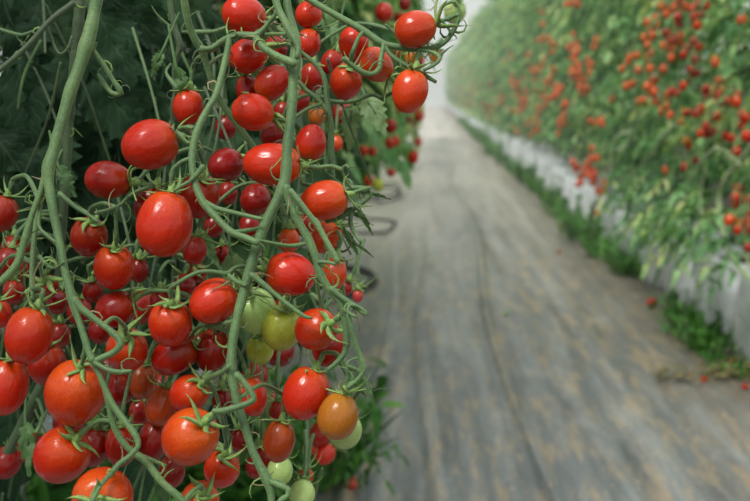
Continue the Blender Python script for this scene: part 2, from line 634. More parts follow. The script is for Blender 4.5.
def frame_z(axis, roll):
    q = Vector((0, 0, 1)).rotation_difference(axis.normalized())
    return q.to_matrix().to_4x4() @ Matrix.Rotation(roll, 4, 'Z')


def make_tomato(centre, axis, Lm, Wm, col, label, group=None, hi=True, pedicel=True, calyx=True, cs=1.2):
    """Empty > fruit, calyx, pedicel; axis points to the stem end"""
    axis = axis.normalized()
    root = empty('tomato', centre - Vector((0, 0, Wm * .5)))
    rl = root.location.copy()
    tag(root, label, 'tomato', group)
    f = link('fruit', R.choice(FR if hi else FR_LO), root)
    f.matrix_local = Matrix.Translation(centre - rl) @ frame_z(axis, R.random() * 6.28) @ Matrix.Diagonal((Wm / 2, Wm / 2, Lm / 2, 1))
    f.color = jit(COLS[col])
    E = centre + axis * (Lm / 2 * .93)
    if calyx:
        c = link('calyx', R.choice(CX if hi else CX_LO), root)
        c.matrix_local = Matrix.Translation(E - rl) @ frame_z(axis, R.random() * 6.28) @ Matrix.Scale(cs * R.uniform(.85, 1.1), 4)
    if pedicel:
        k = E + axis * .011 * R.uniform(.8, 1.2) + rvec(.0015)
        best, bd = None, .075
        tgt = k + axis * .008
        for p in STEM_SAMPLES:
            dd = (p - tgt).length
            if dd < bd:
                bd, best = dd, p
        if best is None:
            best = k + axis * .012 + Vector((0, .02, .014)) + rvec(.004)
        mid = (k + best) / 2 + axis * .2 * (best - k).length * .5 + Vector((0, 0, .1 * (best - k).length))
        mb = MB()
        tube(mb, [(E - rl, .0014), (k - rl - axis * .003, .00135), (k - rl, .0021), (k + axis * .003 - rl, .0015), (mid - rl, .0014), (best - rl, .0017)], 8, .003)
        link('pedicel', mb.mesh('tomato_pedicel', M['stem']), root)
    return root


def tomato_px(cx, cy, L, W, dx, dy, sg, D, col, label, hi=True, **kw):
    """apparent size and stem direction as seen, real tilt worked out from the fruit's proportions"""
    k = D / FPX
    Lt = max(L, 1.17 * W)
    cosb = math.sqrt(max(0.0, (L * L - W * W)) / (Lt * Lt - W * W)) if L > W else .15
    cosb = min(1, max(.15, cosb))
    sinb = math.sqrt(1 - cosb * cosb) * sg
    v = (RGT * dx - UPV * dy).normalized() * cosb - FWD * sinb
    return make_tomato(P(cx, cy, D), v, Lt * k, W * k, col, label, hi=hi, **kw)


# ------------------------------------------------------------------ the vines in front
def stem_px(parent, name, pts, D0, D1, mat='stem', w0=None, sides=12, wob=.14):
    """pts (x, y, width) in the photograph's frame, depth running from D0 to D1"""
    n = len(pts)
    acc = [0]
    for i in range(1, n):
        acc.append(acc[-1] + math.hypot(pts[i][0] - pts[i - 1][0], pts[i][1] - pts[i - 1][1]))
    vs = []
    for i, p in enumerate(pts):
        D = D0 + (D1 - D0) * acc[i] / acc[-1]
        vs.append((P(p[0], p[1], D) - parent.location, p[2] * .45 * D / FPX))
    mb = MB()
    path = tube(mb, vs, sides, .003, True, wob)
    for q, r in path[::2]:
        STEM_SAMPLES.append(q + parent.location)
    return link(name, mb.mesh('vine_' + name, M[mat]), parent)


def vine(x, y, D, label):
    o = empty('tomato_vine', P(x, y, D))
    return tag(o, label, 'tomato vine', 'tomato vines hanging over the path edge')


# A: thick stem at the far left
vA = vine(97, 0, .68, 'thick green vine stem descending through the dark leaves, forking above the big leftmost tomatoes')
stem_px(vA, 'stem', [(99, -12, 13), (95, 8, 13), (91, 28, 14), (86, 46, 17), (79, 68, 14), (70, 92, 13), (61, 124, 13), (53, 152, 13), (48, 172, 14), (50, 192, 10), (54, 215, 9), (60, 245, 9), (66, 275, 9), (72, 298, 10), (76, 312, 8), (83, 333, 7), (89, 353, 7), (93, 361, 9)], .69, .655)
stem_px(vA, 'branch', [(74, 298, 8), (80, 307, 8), (96, 320, 7), (113, 333, 7), (121, 343, 8), (114, 352, 7), (101, 358, 7), (93, 362, 7)], .66, .655)
stem_px(vA, 'branch', [(47, 165, 8), (42, 188, 7), (32, 215, 7), (24, 243, 8), (17, 264, 9), (4, 279, 9), (-12, 289, 8)], .675, .67)
stem_px(vA, 'branch', [(46, 180, 4), (41, 205, 4), (39, 226, 4), (48, 236, 4), (57, 243, 4)], .68, .67)
stem_px(vA, 'branch', [(39, 200, 5), (34, 240, 6), (32, 278, 6), (33, 300, 4)], .70, .69)
stem_px(vA, 'branch', [(59, 193, 6), (66, 199, 5), (77, 208, 5), (90, 216, 4), (98, 222, 5)], .67, .67)
stem_px(vA, 'branch', [(96, 213, 5), (108, 210, 4), (120, 205, 4), (128, 196, 3)], .68, .72)
stem_px(vA, 'branch', [(87, 42, 8), (94, 52, 6), (104, 66, 6), (113, 80, 5), (121, 93, 7), (112, 93, 5), (103, 82, 5), (98, 74, 3)], .69, .70)
stem_px(vA, 'branch', [(93, 361, 6), (104, 368, 5), (117, 372, 6), (131, 371, 4)], .655, .65)
stem_px(vA, 'branch', [(92, 360, 6), (98, 372, 6), (105, 388, 7), (113, 405, 7), (124, 420, 7), (136, 436, 7), (138, 446, 6), (131, 455, 6), (119, 464, 6), (112, 473, 7)], .66, .65)
stem_px(vA, 'branch', [(104, 386, 6), (108, 402, 6), (114, 426, 7), (127, 447, 7), (146, 462, 8), (162, 482, 8), (180, 498, 8), (192, 512, 8)], .66, .665)
stem_px(vA, 'branch', [(127, 446, 5), (140, 455, 5), (152, 460, 5), (166, 466, 4)], .665, .67)
stem_px(vA, 'branch', [(39, 256, 4), (47, 265, 4), (55, 268, 3), (64, 262, 3)], .68, .66)
# B: dark old stems behind
vB = vine(78, 0, .85, 'dark old vine stem behind the thick green stem, with a thinner branch crossing it')
stem_px(vB, 'stem', [(82, -10, 12), (79, 15, 12), (76, 50, 11), (70, 110, 10), (66, 170, 10), (60, 260, 9), (50, 360, 10), (34, 400, 11), (12, 445, 12), (-8, 480, 12)], .84, .9, 'stem_dark')
stem_px(vB, 'branch', [(74, 3, 8), (60, 13, 7), (47, 24, 7), (31, 42, 6), (14, 58, 6), (-8, 76, 6)], .80, .78, 'stem_dark')
stem_px(vB, 'branch', [(-6, 27, 4), (8, 32, 4), (22, 35, 4), (33, 31, 3)], .8, .8, 'stem')
stem_px(vB, 'branch', [(48, 26, 3), (54, 45, 3), (60, 54, 3), (68, 48, 3), (72, 36, 3)], .8, .8, 'stem_dark')
# C: vertical stems in the middle
vC = vine(184, 0, .74, 'forked green vine passing behind the topmost round tomatoes')
stem_px(vC, 'stem', [(183, -10, 8), (186, 12, 8), (190, 28, 8), (196, 41, 8), (202, 50, 9), (206, 63, 7), (214, 86, 7), (222, 104, 7), (235, 122, 7), (245, 135, 7), (262, 160, 6), (276, 190, 6), (284, 215, 5)], .72, .78)
stem_px(vC, 'branch', [(201, 49, 8), (212, 48, 6), (224, 40, 7), (238, 35, 8), (255, 36, 9), (263, 30, 7), (270, 21, 5), (275, 15, 5), (279, 2, 5), (281, -8, 5)], .71, .70)
stem_px(vC, 'branch', [(256, 38, 8), (264, 48, 8), (279, 57, 8), (291, 62, 9), (295, 64, 8)], .70, .68)
stem_px(vC, 'branch', [(262, 22, 5), (271, 24, 5), (284, 32, 5), (292, 42, 5)], .72, .69)
stem_px(vC, 'branch', [(258, 36, 4), (270, 34, 4), (286, 34, 4)], .71, .69)
vCb = vine(169, 0, .80, 'slim dull vine stem beside the small half hidden tomato in the shade')
stem_px(vCb, 'stem', [(168, -10, 6), (173, 21, 6), (180, 46, 7), (176, 58, 5), (174, 75, 5), (175, 92, 5), (172, 110, 4), (174, 150, 4), (172, 200, 4), (174, 250, 5), (173, 292, 5), (168, 330, 5)], .80, .82, 'stem_dark')
stem_px(vCb, 'branch', [(182, 32, 3), (196, 32, 5), (212, 32, 5), (219, 30, 4)], .82, .82)
stem_px(vCb, 'branch', [(171, 64, 3), (166, 72, 3), (172, 82, 5), (180, 92, 4)], .79, .78)
# D: the long sweeping stem
vD = vine(227, 47, .69, 'long arching vine stem sweeping down past the two biggest upper tomatoes')
stem_px(vD, 'stem', [(229, 36, 5), (228, 47, 7), (223, 70, 7), (216, 95, 8), (209, 107, 8), (200, 124, 8), (194, 142, 8), (192, 163, 8), (196, 186, 9), (203, 202, 9), (212, 213, 8), (230, 231, 8), (246, 238, 7), (258, 243, 7)], .70, .665)
stem_px(vD, 'branch', [(203, 201, 6), (216, 208, 6), (231, 212, 5), (248, 216, 5), (262, 219, 4)], .675, .67)
stem_px(vD, 'branch', [(232, 232, 5), (244, 231, 5), (259, 228, 4)], .67, .68)
stem_px(vD, 'branch', [(203, 166, 7), (199, 172, 6), (190, 181, 4), (181, 186, 4), (174, 191, 4)], .675, .675)
stem_px(vD, 'branch', [(195, 141, 4), (188, 143, 4), (182, 137, 4), (178, 132, 4)], .69, .69)
stem_px(vD, 'branch', [(193, 128, 4), (185, 127, 4), (178, 129, 3)], .69, .70)
# E: main central stem
vE = vine(288, 0, .68, 'main central vine stem forking twice in front of the ripe fruit')
stem_px(vE, 'stem', [(286, -12, 9), (288, 10, 9), (292, 26, 11), (296, 42, 11), (295, 60, 14), (293, 83, 11), (292, 105, 11), (290, 125, 11), (287, 150, 12), (286, 172, 13), (283, 188, 13), (276, 203, 12), (267, 220, 12), (259, 240, 12), (252, 262, 11), (244, 292, 11), (236, 323, 10), (232, 349, 10), (231, 370, 11), (234, 388, 10), (238, 405, 10), (244, 424, 9), (252, 449, 9), (260, 466, 9), (268, 482, 11), (271, 495, 8), (272, 512, 8)], .70, .655)
stem_px(vE, 'branch', [(274, -8, 8), (278, 8, 8), (285, 22, 8), (291, 34, 8), (298, 46, 6), (297, 58, 6)], .69, .68)
stem_px(vE, 'branch', [(286, 186, 9), (289, 200, 9), (295, 214, 9), (301, 226, 9), (309, 240, 9), (316, 258, 9), (321, 275, 9), (329, 289, 9), (340, 302, 9), (345, 318, 9), (347, 340, 9), (344, 354, 7), (334, 365, 6), (327, 370, 5)], .665, .66)
stem_px(vE, 'branch', [(290, 190, 6), (298, 200, 6), (308, 213, 6), (318, 226, 6), (328, 244, 6), (338, 262, 7)], .66, .655)
stem_px(vE, 'branch', [(330, 288, 7), (340, 296, 6), (350, 303, 6), (366, 314, 7)], .66, .655)
stem_px(vE, 'branch', [(366, 313, 5), (359, 307, 4), (350, 305, 4), (348, 312, 4), (356, 317, 4)], .655, .65)
stem_px(vE, 'branch', [(348, 314, 6), (352, 330, 6), (356, 346, 6), (361, 358, 6), (364, 370, 6), (357, 380, 5), (347, 388, 5)], .655, .655)
stem_px(vE, 'branch', [(318, 262, 4), (326, 262, 4), (336, 264, 4)], .66, .655)
stem_px(vE, 'branch', [(251, 274, 7), (262, 283, 6), (276, 295, 5), (290, 306, 5), (304, 316, 5), (312, 318, 3)], .665, .66)
stem_px(vE, 'branch', [(236, 374, 8), (243, 381, 7), (250, 391, 7), (254, 399, 8), (246, 404, 7), (234, 408, 7), (221, 411, 7), (213, 411, 6)], .655, .65)
stem_px(vE, 'branch', [(270, 481, 7), (279, 485, 7), (288, 489, 7), (288, 495, 6), (281, 500, 6), (276, 508, 6)], .655, .65)
stem_px(vE, 'branch', [(236, 321, 6), (226, 323, 5), (214, 326, 4)], .67, .70)
stem_px(vE, 'branch', [(229, 366, 5), (222, 372, 6), (213, 376, 6), (206, 380, 6)], .66, .68)
stem_px(vE, 'branch', [(256, 240, 4), (272, 243, 4), (292, 246, 5), (308, 243, 4)], .67, .69)
stem_px(vE, 'branch', [(246, 285, 6), (240, 283, 5), (233, 279, 5), (226, 272, 4)], .67, .68)
stem_px(vE, 'branch', [(319, 262, 5), (317, 280, 4), (320, 300, 4), (324, 312, 3)], .67, .69)
# F: arm at top right and the stems under it
vF = vine(320, 5, .74, 'vine arm arching right with two ripe tomatoes at its end')
stem_px(vF, 'stem', [(300, -6, 7), (320, 6, 7), (341, 18, 7), (364, 31, 8), (378, 41, 8), (388, 45, 7), (406, 48, 7), (422, 49, 6), (436, 47, 6), (446, 41, 6), (451, 34, 6), (457, 24, 5), (460, 11, 4), (455, 2, 4), (446, 4, 3), (440, 10, 3)], .74, .72)
stem_px(vF, 'branch', [(384, 46, 6), (392, 56, 5), (402, 63, 5), (413, 69, 5), (424, 75, 5), (436, 82, 4)], .73, .72)
stem_px(vF, 'branch', [(420, 50, 4), (432, 52, 4), (440, 58, 5), (434, 65, 4), (424, 70, 4)], .72, .71)
stem_px(vF, 'branch', [(451, 34, 3), (447, 26, 3), (440, 20, 3), (437, 17, 3)], .72, .72)
stem_px(vF, 'branch', [(384, 44, 6), (381, 58, 6), (379, 69, 6), (372, 74, 5), (362, 72, 6), (350, 64, 5), (343, 58, 5)], .73, .71)
stem_px(vF, 'stalk', [(386, 25, 3), (400, 38, 3), (411, 47, 3)], .82, .94)
stem_px(vF, 'stalk', [(411, 47, 3), (428, 43, 2.5), (437, 48, 2)], .94, 1.09)
stem_px(vF, 'stalk', [(425, -12, 3), (444, -8, 3), (455, -1, 2.5)], .95, 1.19)
vG = vine(328, 99, .76, 'thin vine stems looping right of the central stem with a curled pedicel')
stem_px(vG, 'stem', [(299, 50, 4), (317, 66, 5), (325, 80, 5), (327, 100, 6), (331, 128, 7), (331, 151, 7), (332, 177, 7), (333, 200, 5), (336, 240, 5), (340, 270, 5), (344, 300, 5)], .76, .76)
stem_px(vG, 'branch', [(299, 82, 5), (306, 90, 5), (314, 96, 5), (322, 104, 5), (327, 113, 5)], .75, .75)
stem_px(vG, 'branch', [(321, 98, 4), (336, 102, 5), (354, 101, 5), (364, 97, 5), (374, 95, 4), (384, 101, 3)], .78, .78)
stem_px(vG, 'branch', [(338, 196, 4), (347, 189, 6), (357, 188, 6), (366, 189, 6), (370, 195, 6), (362, 203, 5), (349, 213, 5), (336, 219, 5), (326, 222, 4)], .72, .72)
stem_px(vG, 'branch', [(352, 190, 4), (346, 180, 3), (342, 170, 3), (346, 165, 3), (349, 168, 3)], .72, .71)
stem_px(vG, 'branch', [(351, 213, 6), (351, 225, 5), (356, 235, 4), (361, 242, 4)], .72, .71)
stem_px(vG, 'branch', [(348, 366, 4), (360, 372, 4), (368, 388, 3), (372, 398, 2)], .68, .68)


# ------------------------------------------------------------------ the fruit in front
# cx, cy, apparent length, width, stem direction (x, y), stem toward (+1) or away (-1), depth, colour, label
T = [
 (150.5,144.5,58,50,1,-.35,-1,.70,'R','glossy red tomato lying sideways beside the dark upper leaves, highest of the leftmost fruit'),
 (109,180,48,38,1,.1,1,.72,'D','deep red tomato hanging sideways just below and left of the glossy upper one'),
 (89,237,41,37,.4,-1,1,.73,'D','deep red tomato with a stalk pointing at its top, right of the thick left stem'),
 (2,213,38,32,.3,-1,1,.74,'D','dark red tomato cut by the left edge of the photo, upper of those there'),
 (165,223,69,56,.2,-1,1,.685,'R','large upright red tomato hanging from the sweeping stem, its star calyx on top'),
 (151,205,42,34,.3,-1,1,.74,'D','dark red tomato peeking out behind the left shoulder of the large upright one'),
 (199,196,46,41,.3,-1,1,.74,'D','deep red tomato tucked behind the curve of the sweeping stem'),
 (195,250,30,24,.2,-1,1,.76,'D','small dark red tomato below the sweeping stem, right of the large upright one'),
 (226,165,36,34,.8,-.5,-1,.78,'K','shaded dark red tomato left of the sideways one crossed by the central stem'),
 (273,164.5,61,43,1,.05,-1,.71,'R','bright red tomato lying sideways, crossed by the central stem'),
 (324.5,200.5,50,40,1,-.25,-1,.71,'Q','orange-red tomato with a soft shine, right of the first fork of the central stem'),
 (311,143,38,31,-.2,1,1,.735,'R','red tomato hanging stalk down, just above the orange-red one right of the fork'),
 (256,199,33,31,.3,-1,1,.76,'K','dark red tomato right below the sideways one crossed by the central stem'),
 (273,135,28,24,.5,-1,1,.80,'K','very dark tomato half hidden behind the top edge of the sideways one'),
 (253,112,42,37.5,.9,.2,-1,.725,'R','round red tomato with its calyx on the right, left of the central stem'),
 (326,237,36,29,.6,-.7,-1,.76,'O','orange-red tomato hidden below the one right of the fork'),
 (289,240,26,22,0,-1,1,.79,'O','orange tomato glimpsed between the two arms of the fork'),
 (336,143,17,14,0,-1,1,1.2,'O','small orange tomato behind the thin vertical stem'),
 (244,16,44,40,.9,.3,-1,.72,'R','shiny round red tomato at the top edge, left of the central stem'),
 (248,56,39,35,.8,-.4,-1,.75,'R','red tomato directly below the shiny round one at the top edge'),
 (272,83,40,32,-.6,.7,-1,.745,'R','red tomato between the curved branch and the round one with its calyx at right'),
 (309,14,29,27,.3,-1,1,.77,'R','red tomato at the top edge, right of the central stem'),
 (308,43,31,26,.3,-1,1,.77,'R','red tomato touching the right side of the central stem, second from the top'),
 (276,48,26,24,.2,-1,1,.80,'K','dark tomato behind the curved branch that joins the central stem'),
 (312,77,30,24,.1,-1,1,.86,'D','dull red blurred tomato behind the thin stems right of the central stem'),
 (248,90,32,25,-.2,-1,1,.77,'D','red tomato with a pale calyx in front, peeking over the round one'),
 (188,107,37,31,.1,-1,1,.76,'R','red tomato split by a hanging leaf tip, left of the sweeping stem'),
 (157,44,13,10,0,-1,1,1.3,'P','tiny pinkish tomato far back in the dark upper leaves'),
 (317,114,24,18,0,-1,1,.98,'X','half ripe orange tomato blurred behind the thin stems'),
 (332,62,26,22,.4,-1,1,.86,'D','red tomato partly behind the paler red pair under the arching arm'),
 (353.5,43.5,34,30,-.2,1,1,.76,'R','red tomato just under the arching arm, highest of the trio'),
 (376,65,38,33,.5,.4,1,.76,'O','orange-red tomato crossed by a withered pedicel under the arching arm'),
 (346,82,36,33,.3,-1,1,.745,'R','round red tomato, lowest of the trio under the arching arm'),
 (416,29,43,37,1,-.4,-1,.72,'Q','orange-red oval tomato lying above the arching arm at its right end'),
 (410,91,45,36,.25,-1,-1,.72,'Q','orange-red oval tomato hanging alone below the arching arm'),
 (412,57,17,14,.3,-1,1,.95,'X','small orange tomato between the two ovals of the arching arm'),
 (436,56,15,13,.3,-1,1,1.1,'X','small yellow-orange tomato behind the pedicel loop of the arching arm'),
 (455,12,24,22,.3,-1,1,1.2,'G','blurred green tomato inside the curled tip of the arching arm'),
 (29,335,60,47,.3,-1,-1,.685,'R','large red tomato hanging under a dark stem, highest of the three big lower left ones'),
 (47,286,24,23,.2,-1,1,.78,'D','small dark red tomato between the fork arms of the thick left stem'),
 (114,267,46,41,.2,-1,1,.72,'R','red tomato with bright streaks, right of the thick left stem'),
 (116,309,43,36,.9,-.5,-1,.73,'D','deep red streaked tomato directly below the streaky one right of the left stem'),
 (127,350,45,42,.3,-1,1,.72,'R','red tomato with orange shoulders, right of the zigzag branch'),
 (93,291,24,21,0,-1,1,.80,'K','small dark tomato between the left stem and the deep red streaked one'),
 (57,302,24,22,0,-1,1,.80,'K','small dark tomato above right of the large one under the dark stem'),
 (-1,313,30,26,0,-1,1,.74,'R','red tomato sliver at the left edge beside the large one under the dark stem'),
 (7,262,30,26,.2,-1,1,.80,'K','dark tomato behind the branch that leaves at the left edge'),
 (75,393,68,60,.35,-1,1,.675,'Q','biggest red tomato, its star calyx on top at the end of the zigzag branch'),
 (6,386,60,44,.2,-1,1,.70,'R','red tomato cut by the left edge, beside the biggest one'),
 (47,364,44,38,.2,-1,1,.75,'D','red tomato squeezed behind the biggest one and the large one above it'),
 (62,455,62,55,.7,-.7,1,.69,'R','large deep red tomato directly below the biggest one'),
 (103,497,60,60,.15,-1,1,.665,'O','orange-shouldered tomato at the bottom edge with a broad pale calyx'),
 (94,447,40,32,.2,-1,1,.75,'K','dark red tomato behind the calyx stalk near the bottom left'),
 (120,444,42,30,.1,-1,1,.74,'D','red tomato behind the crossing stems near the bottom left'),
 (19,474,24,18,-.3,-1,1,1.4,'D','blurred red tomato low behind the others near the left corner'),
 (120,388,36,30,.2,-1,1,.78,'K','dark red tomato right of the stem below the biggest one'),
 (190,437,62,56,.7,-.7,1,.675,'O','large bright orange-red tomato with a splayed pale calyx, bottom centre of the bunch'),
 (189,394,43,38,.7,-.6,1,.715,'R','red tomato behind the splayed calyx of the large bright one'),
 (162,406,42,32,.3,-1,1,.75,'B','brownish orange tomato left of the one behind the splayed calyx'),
 (153,440,44,32,.2,-1,1,.76,'K','shaded red tomato left of the large bright one'),
 (222,468,40,36,.3,-1,1,.73,'R','red tomato below right of the large bright one'),
 (200,500,40,38,.4,-1,1,.70,'Q','orange-red tomato at the bottom edge below the large bright one'),
 (142,381,38,30,.2,-1,1,.78,'B','dull orange tomato below the one with orange shoulders'),
 (252,396,41,31,-.2,-1,1,.73,'R','red tomato behind the elbow of the lower central stem'),
 (306,393,56,46,.4,-1,-1,.70,'R','smooth red oval tomato hanging right of the lower central stem'),
 (279,441,44,32,.15,-1,-1,.71,'B','small orange-brown oval tomato hanging alone below the smooth red oval'),
 (338,415.5,49,41,.25,-1,-1,.69,'H','half ripe olive-orange tomato with a curly calyx, rightmost low fruit'),
 (345,431,38,34,.2,-1,1,.73,'G','pale green tomato behind the half ripe olive-orange one'),
 (320,435,27,22,.1,-1,1,1.25,'D','small red tomato left of the half ripe olive-orange one'),
 (325,454,22,20,.5,-.6,1,1.25,'R','small round red tomato below the half ripe olive-orange one'),
 (311,447,16,14,0,-1,1,1.3,'O','little orange tomato touching the small round red one'),
 (278,411,22,18,0,-1,1,.78,'D','bit of a red tomato between the smooth red oval and the orange-brown one'),
 (280,470,30,26,.1,-1,1,.76,'G','green unripe tomato under the orange-brown oval'),
 (302,494,28,26,.1,-1,1,.78,'G','green unripe tomato near the bottom edge right of the lowest stem fork'),
 (306,476,18,15,0,-1,1,.9,'R','tiny red tomato above the green one near the bottom edge'),
 (309,493,15,13,0,-1,1,.86,'D','tiny dark red tomato at the bottom edge beside a green one'),
 (262,458,28,20,0,-1,1,.80,'K','dark tomato left of the lowest part of the central stem'),
 (222,400,26,20,0,-1,1,.76,'K','dark tomato just right of the splayed calyx'),
 (214,301,51,44,.85,-.5,-1,.69,'R','clean red oval tomato touching the left side of the central stem'),
 (170.5,323,49,44,.2,-1,1,.695,'R','red oval tomato left of the clean oval by the central stem'),
 (175,355,50,38,.9,-.5,-1,.725,'D','red tomato lying sideways right under the red oval'),
 (213,350,46,34,.3,-1,1,.73,'D','red tomato with a long sepal across it, under the clean oval'),
 (185,285,24,22,0,-1,1,.79,'K','small dark tomato left of the clean oval by the central stem'),
 (160,301,24,20,0,-1,1,.79,'K','small dark tomato above left of the red oval'),
 (197,272,22,20,0,-1,1,.80,'K','small dark tomato above the clean oval'),
 (139,270,26,20,0,-1,1,.78,'K','dark tomato behind the right side of the streaky one'),
 (290,274,52,44,-1,-.2,-1,.695,'R','smooth red tomato lying sideways between the central stem and its right arm'),
 (255,311,48,44,-.2,-1,1,.73,'G','pale green tomato right of the central stem'),
 (282,328,47,42,.3,-1,1,.725,'Y','yellow-green tomato between the pale green one and the red pair'),
 (260,349,32,28,.1,-1,1,.76,'Y','green tomato hanging below the pale green one'),
 (317,329,45,42,.8,-.4,1,.685,'R','red tomato with a dried calyx on its right, under the right arm'),
 (330,345,45,36,.3,-1,1,.72,'D','red tomato behind the one with the dried calyx'),
 (334,273,34,26,.2,-1,1,.74,'O','orange tomato right of the right arm of the central stem'),
 (358,296,13,11,0,-1,1,.95,'P','tiny pinkish tomato at the outer edge of the bunch beyond the right arm'),
 (346,288,16,13,.4,-1,1,.9,'D','small red tomato beside the tiny pinkish one'),
 (200,345,28,22,0,-1,1,.79,'K','dark tomato wedged behind the sideways one and the long-sepal one'),
 (12,247,24,21,0,-1,1,.85,'K','dark tomato in the shade near the left edge, below the dark red cut one'),
 (14,292,26,22,0,-1,1,.80,'K','dark tomato above left of the large one under the dark stem'),
 (26,246,13,11,0,-1,1,.85,'D','small red sliver of tomato beside the left fork branch'),
 (226,127,26,22,0,-1,1,.86,'K','shaded tomato between the sweeping stem and the round one'),
 (214,226,24,20,0,-1,1,.82,'K','shaded tomato just under the lower sweep of the arching stem'),
 (305,225,24,20,.3,-1,1,.82,'D','red tomato glimpsed behind the thin right fork branch'),
 (60,335,26,22,0,-1,1,.82,'K','shaded tomato behind the stem right of the large one under the dark stem'),
 (140,412,28,22,0,-1,1,.82,'K','shaded tomato between the brownish orange one and the crossing stems'),
 (240,440,26,20,0,-1,1,.80,'K','shaded tomato left of the lower central stem, right of the large bright one'),
 (172,471,34,26,0,-1,1,.80,'K','dark red tomato below left of the large bright one'),
 (100,330,28,24,0,-1,1,.80,'K','dark tomato in the bend of the zigzag branch'),
 (228,193,24,20,0,-1,1,.84,'K','shaded tomato left of the dark one below the sideways fruit'),
 (222,255,22,18,0,-1,1,.86,'K','shaded tomato above the clean oval and left of the central stem'),
 (300,100,26,20,0,-1,1,.86,'D','shaded red tomato just right of the central stem at its narrowest'),
 (283,112,22,18,0,-1,1,.88,'K','shaded tomato between the round one and the central stem'),
 # blurred fruit of the same row, further along
 (384,12,20,18,0,-1,1,1.9,'R','blurred red tomato above the left end of the arching arm'),
 (399,17,12,11,0,-1,1,2.3,'R','small blurred tomato left of the upper oval'),
 (405,4,14,12,0,-1,1,2.2,'D','small blurred tomato at the top edge above the upper oval'),
 (343,112,25,22,.2,-1,1,1.4,'D','blurred dark red tomato under the trio of the arching arm'),
 (391,126,15,12,0,-1,1,2.8,'D','blurred tomato between the leaf and the path, upper of two below the lone oval'),
 (390,143,12,10,0,-1,1,3.0,'R','blurred tomato between the leaf and the path, lower of two below the lone oval'),
 (363,150,12,11,0,-1,1,2.9,'R','blurred tomato of a touching pair right of the thin stem, nearer the stem'),
 (372,151,11,10,0,-1,1,2.95,'R','blurred tomato of a touching pair right of the thin stem, nearer the path'),
 (369,181,12,10,0,-1,1,2.8,'O','blurred orange tomato above the curled pedicel loop'),
 (378,185,14,12,0,-1,1,2.6,'Y','blurred yellow-green tomato above the curled pedicel loop'),
 (412,154,9,8,0,-1,1,4.2,'P','blurred pinkish tomato at the edge of the path under the far bunches'),
 (391,172,10,9,0,-1,1,3.8,'P','blurred pinkish tomato above the coiled black hose'),
]
for (cx, cy, L, W, dx, dy, sg, D, c, lab) in T:
    if D > 1.8: D *= .82
    if D >= .755 and sg > 0 and R.random() < .5: sg = -1
    tomato_px(cx, cy, L, W, dx, dy, sg, D, c, lab)

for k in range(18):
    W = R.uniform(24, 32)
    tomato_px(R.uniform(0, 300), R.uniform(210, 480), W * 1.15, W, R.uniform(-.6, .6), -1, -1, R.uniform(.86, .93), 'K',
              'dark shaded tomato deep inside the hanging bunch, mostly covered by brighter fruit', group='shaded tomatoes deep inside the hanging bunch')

# ------------------------------------------------------------------ leaves and tendrils of the front vines
def big_leaf(parent, px, py, D, L, ang, W=.6, mat='leaf_dark', face=.4, seg=14, droop=.15, t=None):
    """one lobed leaf blade hanging from the vine; ang: direction of the tip in the picture plane, degrees"""
    a = math.radians(ang)
    d = RGT * math.cos(a) - UPV * math.sin(a) + FWD * R.uniform(-.3, .3)
    n = -FWD + RGT * R.uniform(-face, face) + UPV * R.uniform(0, face * 1.5)
    mb = MB()
    o = P(px, py, D) - parent.location
    k = D / FPX
    leaflet(mb, o, d, n, L * k, L * k * W, seg, droop, R.uniform(.1, .35), .16, t, .16, R.uniform(-.1, .25))
    tube(mb, [(o - d * .02 + Vector((0, .01, .01)), .001), (o, .0012), (o + d * L * k * .5 - n * .001, .0007)], 6, .006)
    return link('leaf', mb.mesh('vine_leaf', M[mat]), parent)


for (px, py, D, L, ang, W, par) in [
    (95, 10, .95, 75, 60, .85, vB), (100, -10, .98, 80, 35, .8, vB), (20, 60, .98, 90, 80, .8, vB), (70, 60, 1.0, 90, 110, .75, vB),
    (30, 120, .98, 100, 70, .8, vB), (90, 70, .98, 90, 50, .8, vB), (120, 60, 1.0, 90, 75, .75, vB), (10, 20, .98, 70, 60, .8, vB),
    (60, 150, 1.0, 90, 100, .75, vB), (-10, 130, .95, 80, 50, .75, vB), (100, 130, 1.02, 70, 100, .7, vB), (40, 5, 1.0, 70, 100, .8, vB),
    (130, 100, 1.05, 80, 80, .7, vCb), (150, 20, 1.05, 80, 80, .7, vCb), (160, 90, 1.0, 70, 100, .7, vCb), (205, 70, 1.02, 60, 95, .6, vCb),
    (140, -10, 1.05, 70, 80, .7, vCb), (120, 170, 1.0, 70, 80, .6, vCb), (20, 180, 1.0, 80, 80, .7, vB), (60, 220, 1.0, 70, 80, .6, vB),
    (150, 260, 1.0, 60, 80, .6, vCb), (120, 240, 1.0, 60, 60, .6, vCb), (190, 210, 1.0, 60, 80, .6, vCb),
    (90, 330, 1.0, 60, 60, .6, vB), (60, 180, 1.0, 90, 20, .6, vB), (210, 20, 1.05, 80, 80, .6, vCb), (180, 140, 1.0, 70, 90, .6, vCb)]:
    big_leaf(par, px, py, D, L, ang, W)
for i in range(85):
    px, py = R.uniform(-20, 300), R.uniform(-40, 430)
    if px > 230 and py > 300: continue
    big_leaf(R.choice((vB, vC, vCb, vD, vE)), px, py, R.uniform(1.02, 1.3), R.uniform(60, 100), R.uniform(30, 130), R.uniform(.55, .8), seg=10)
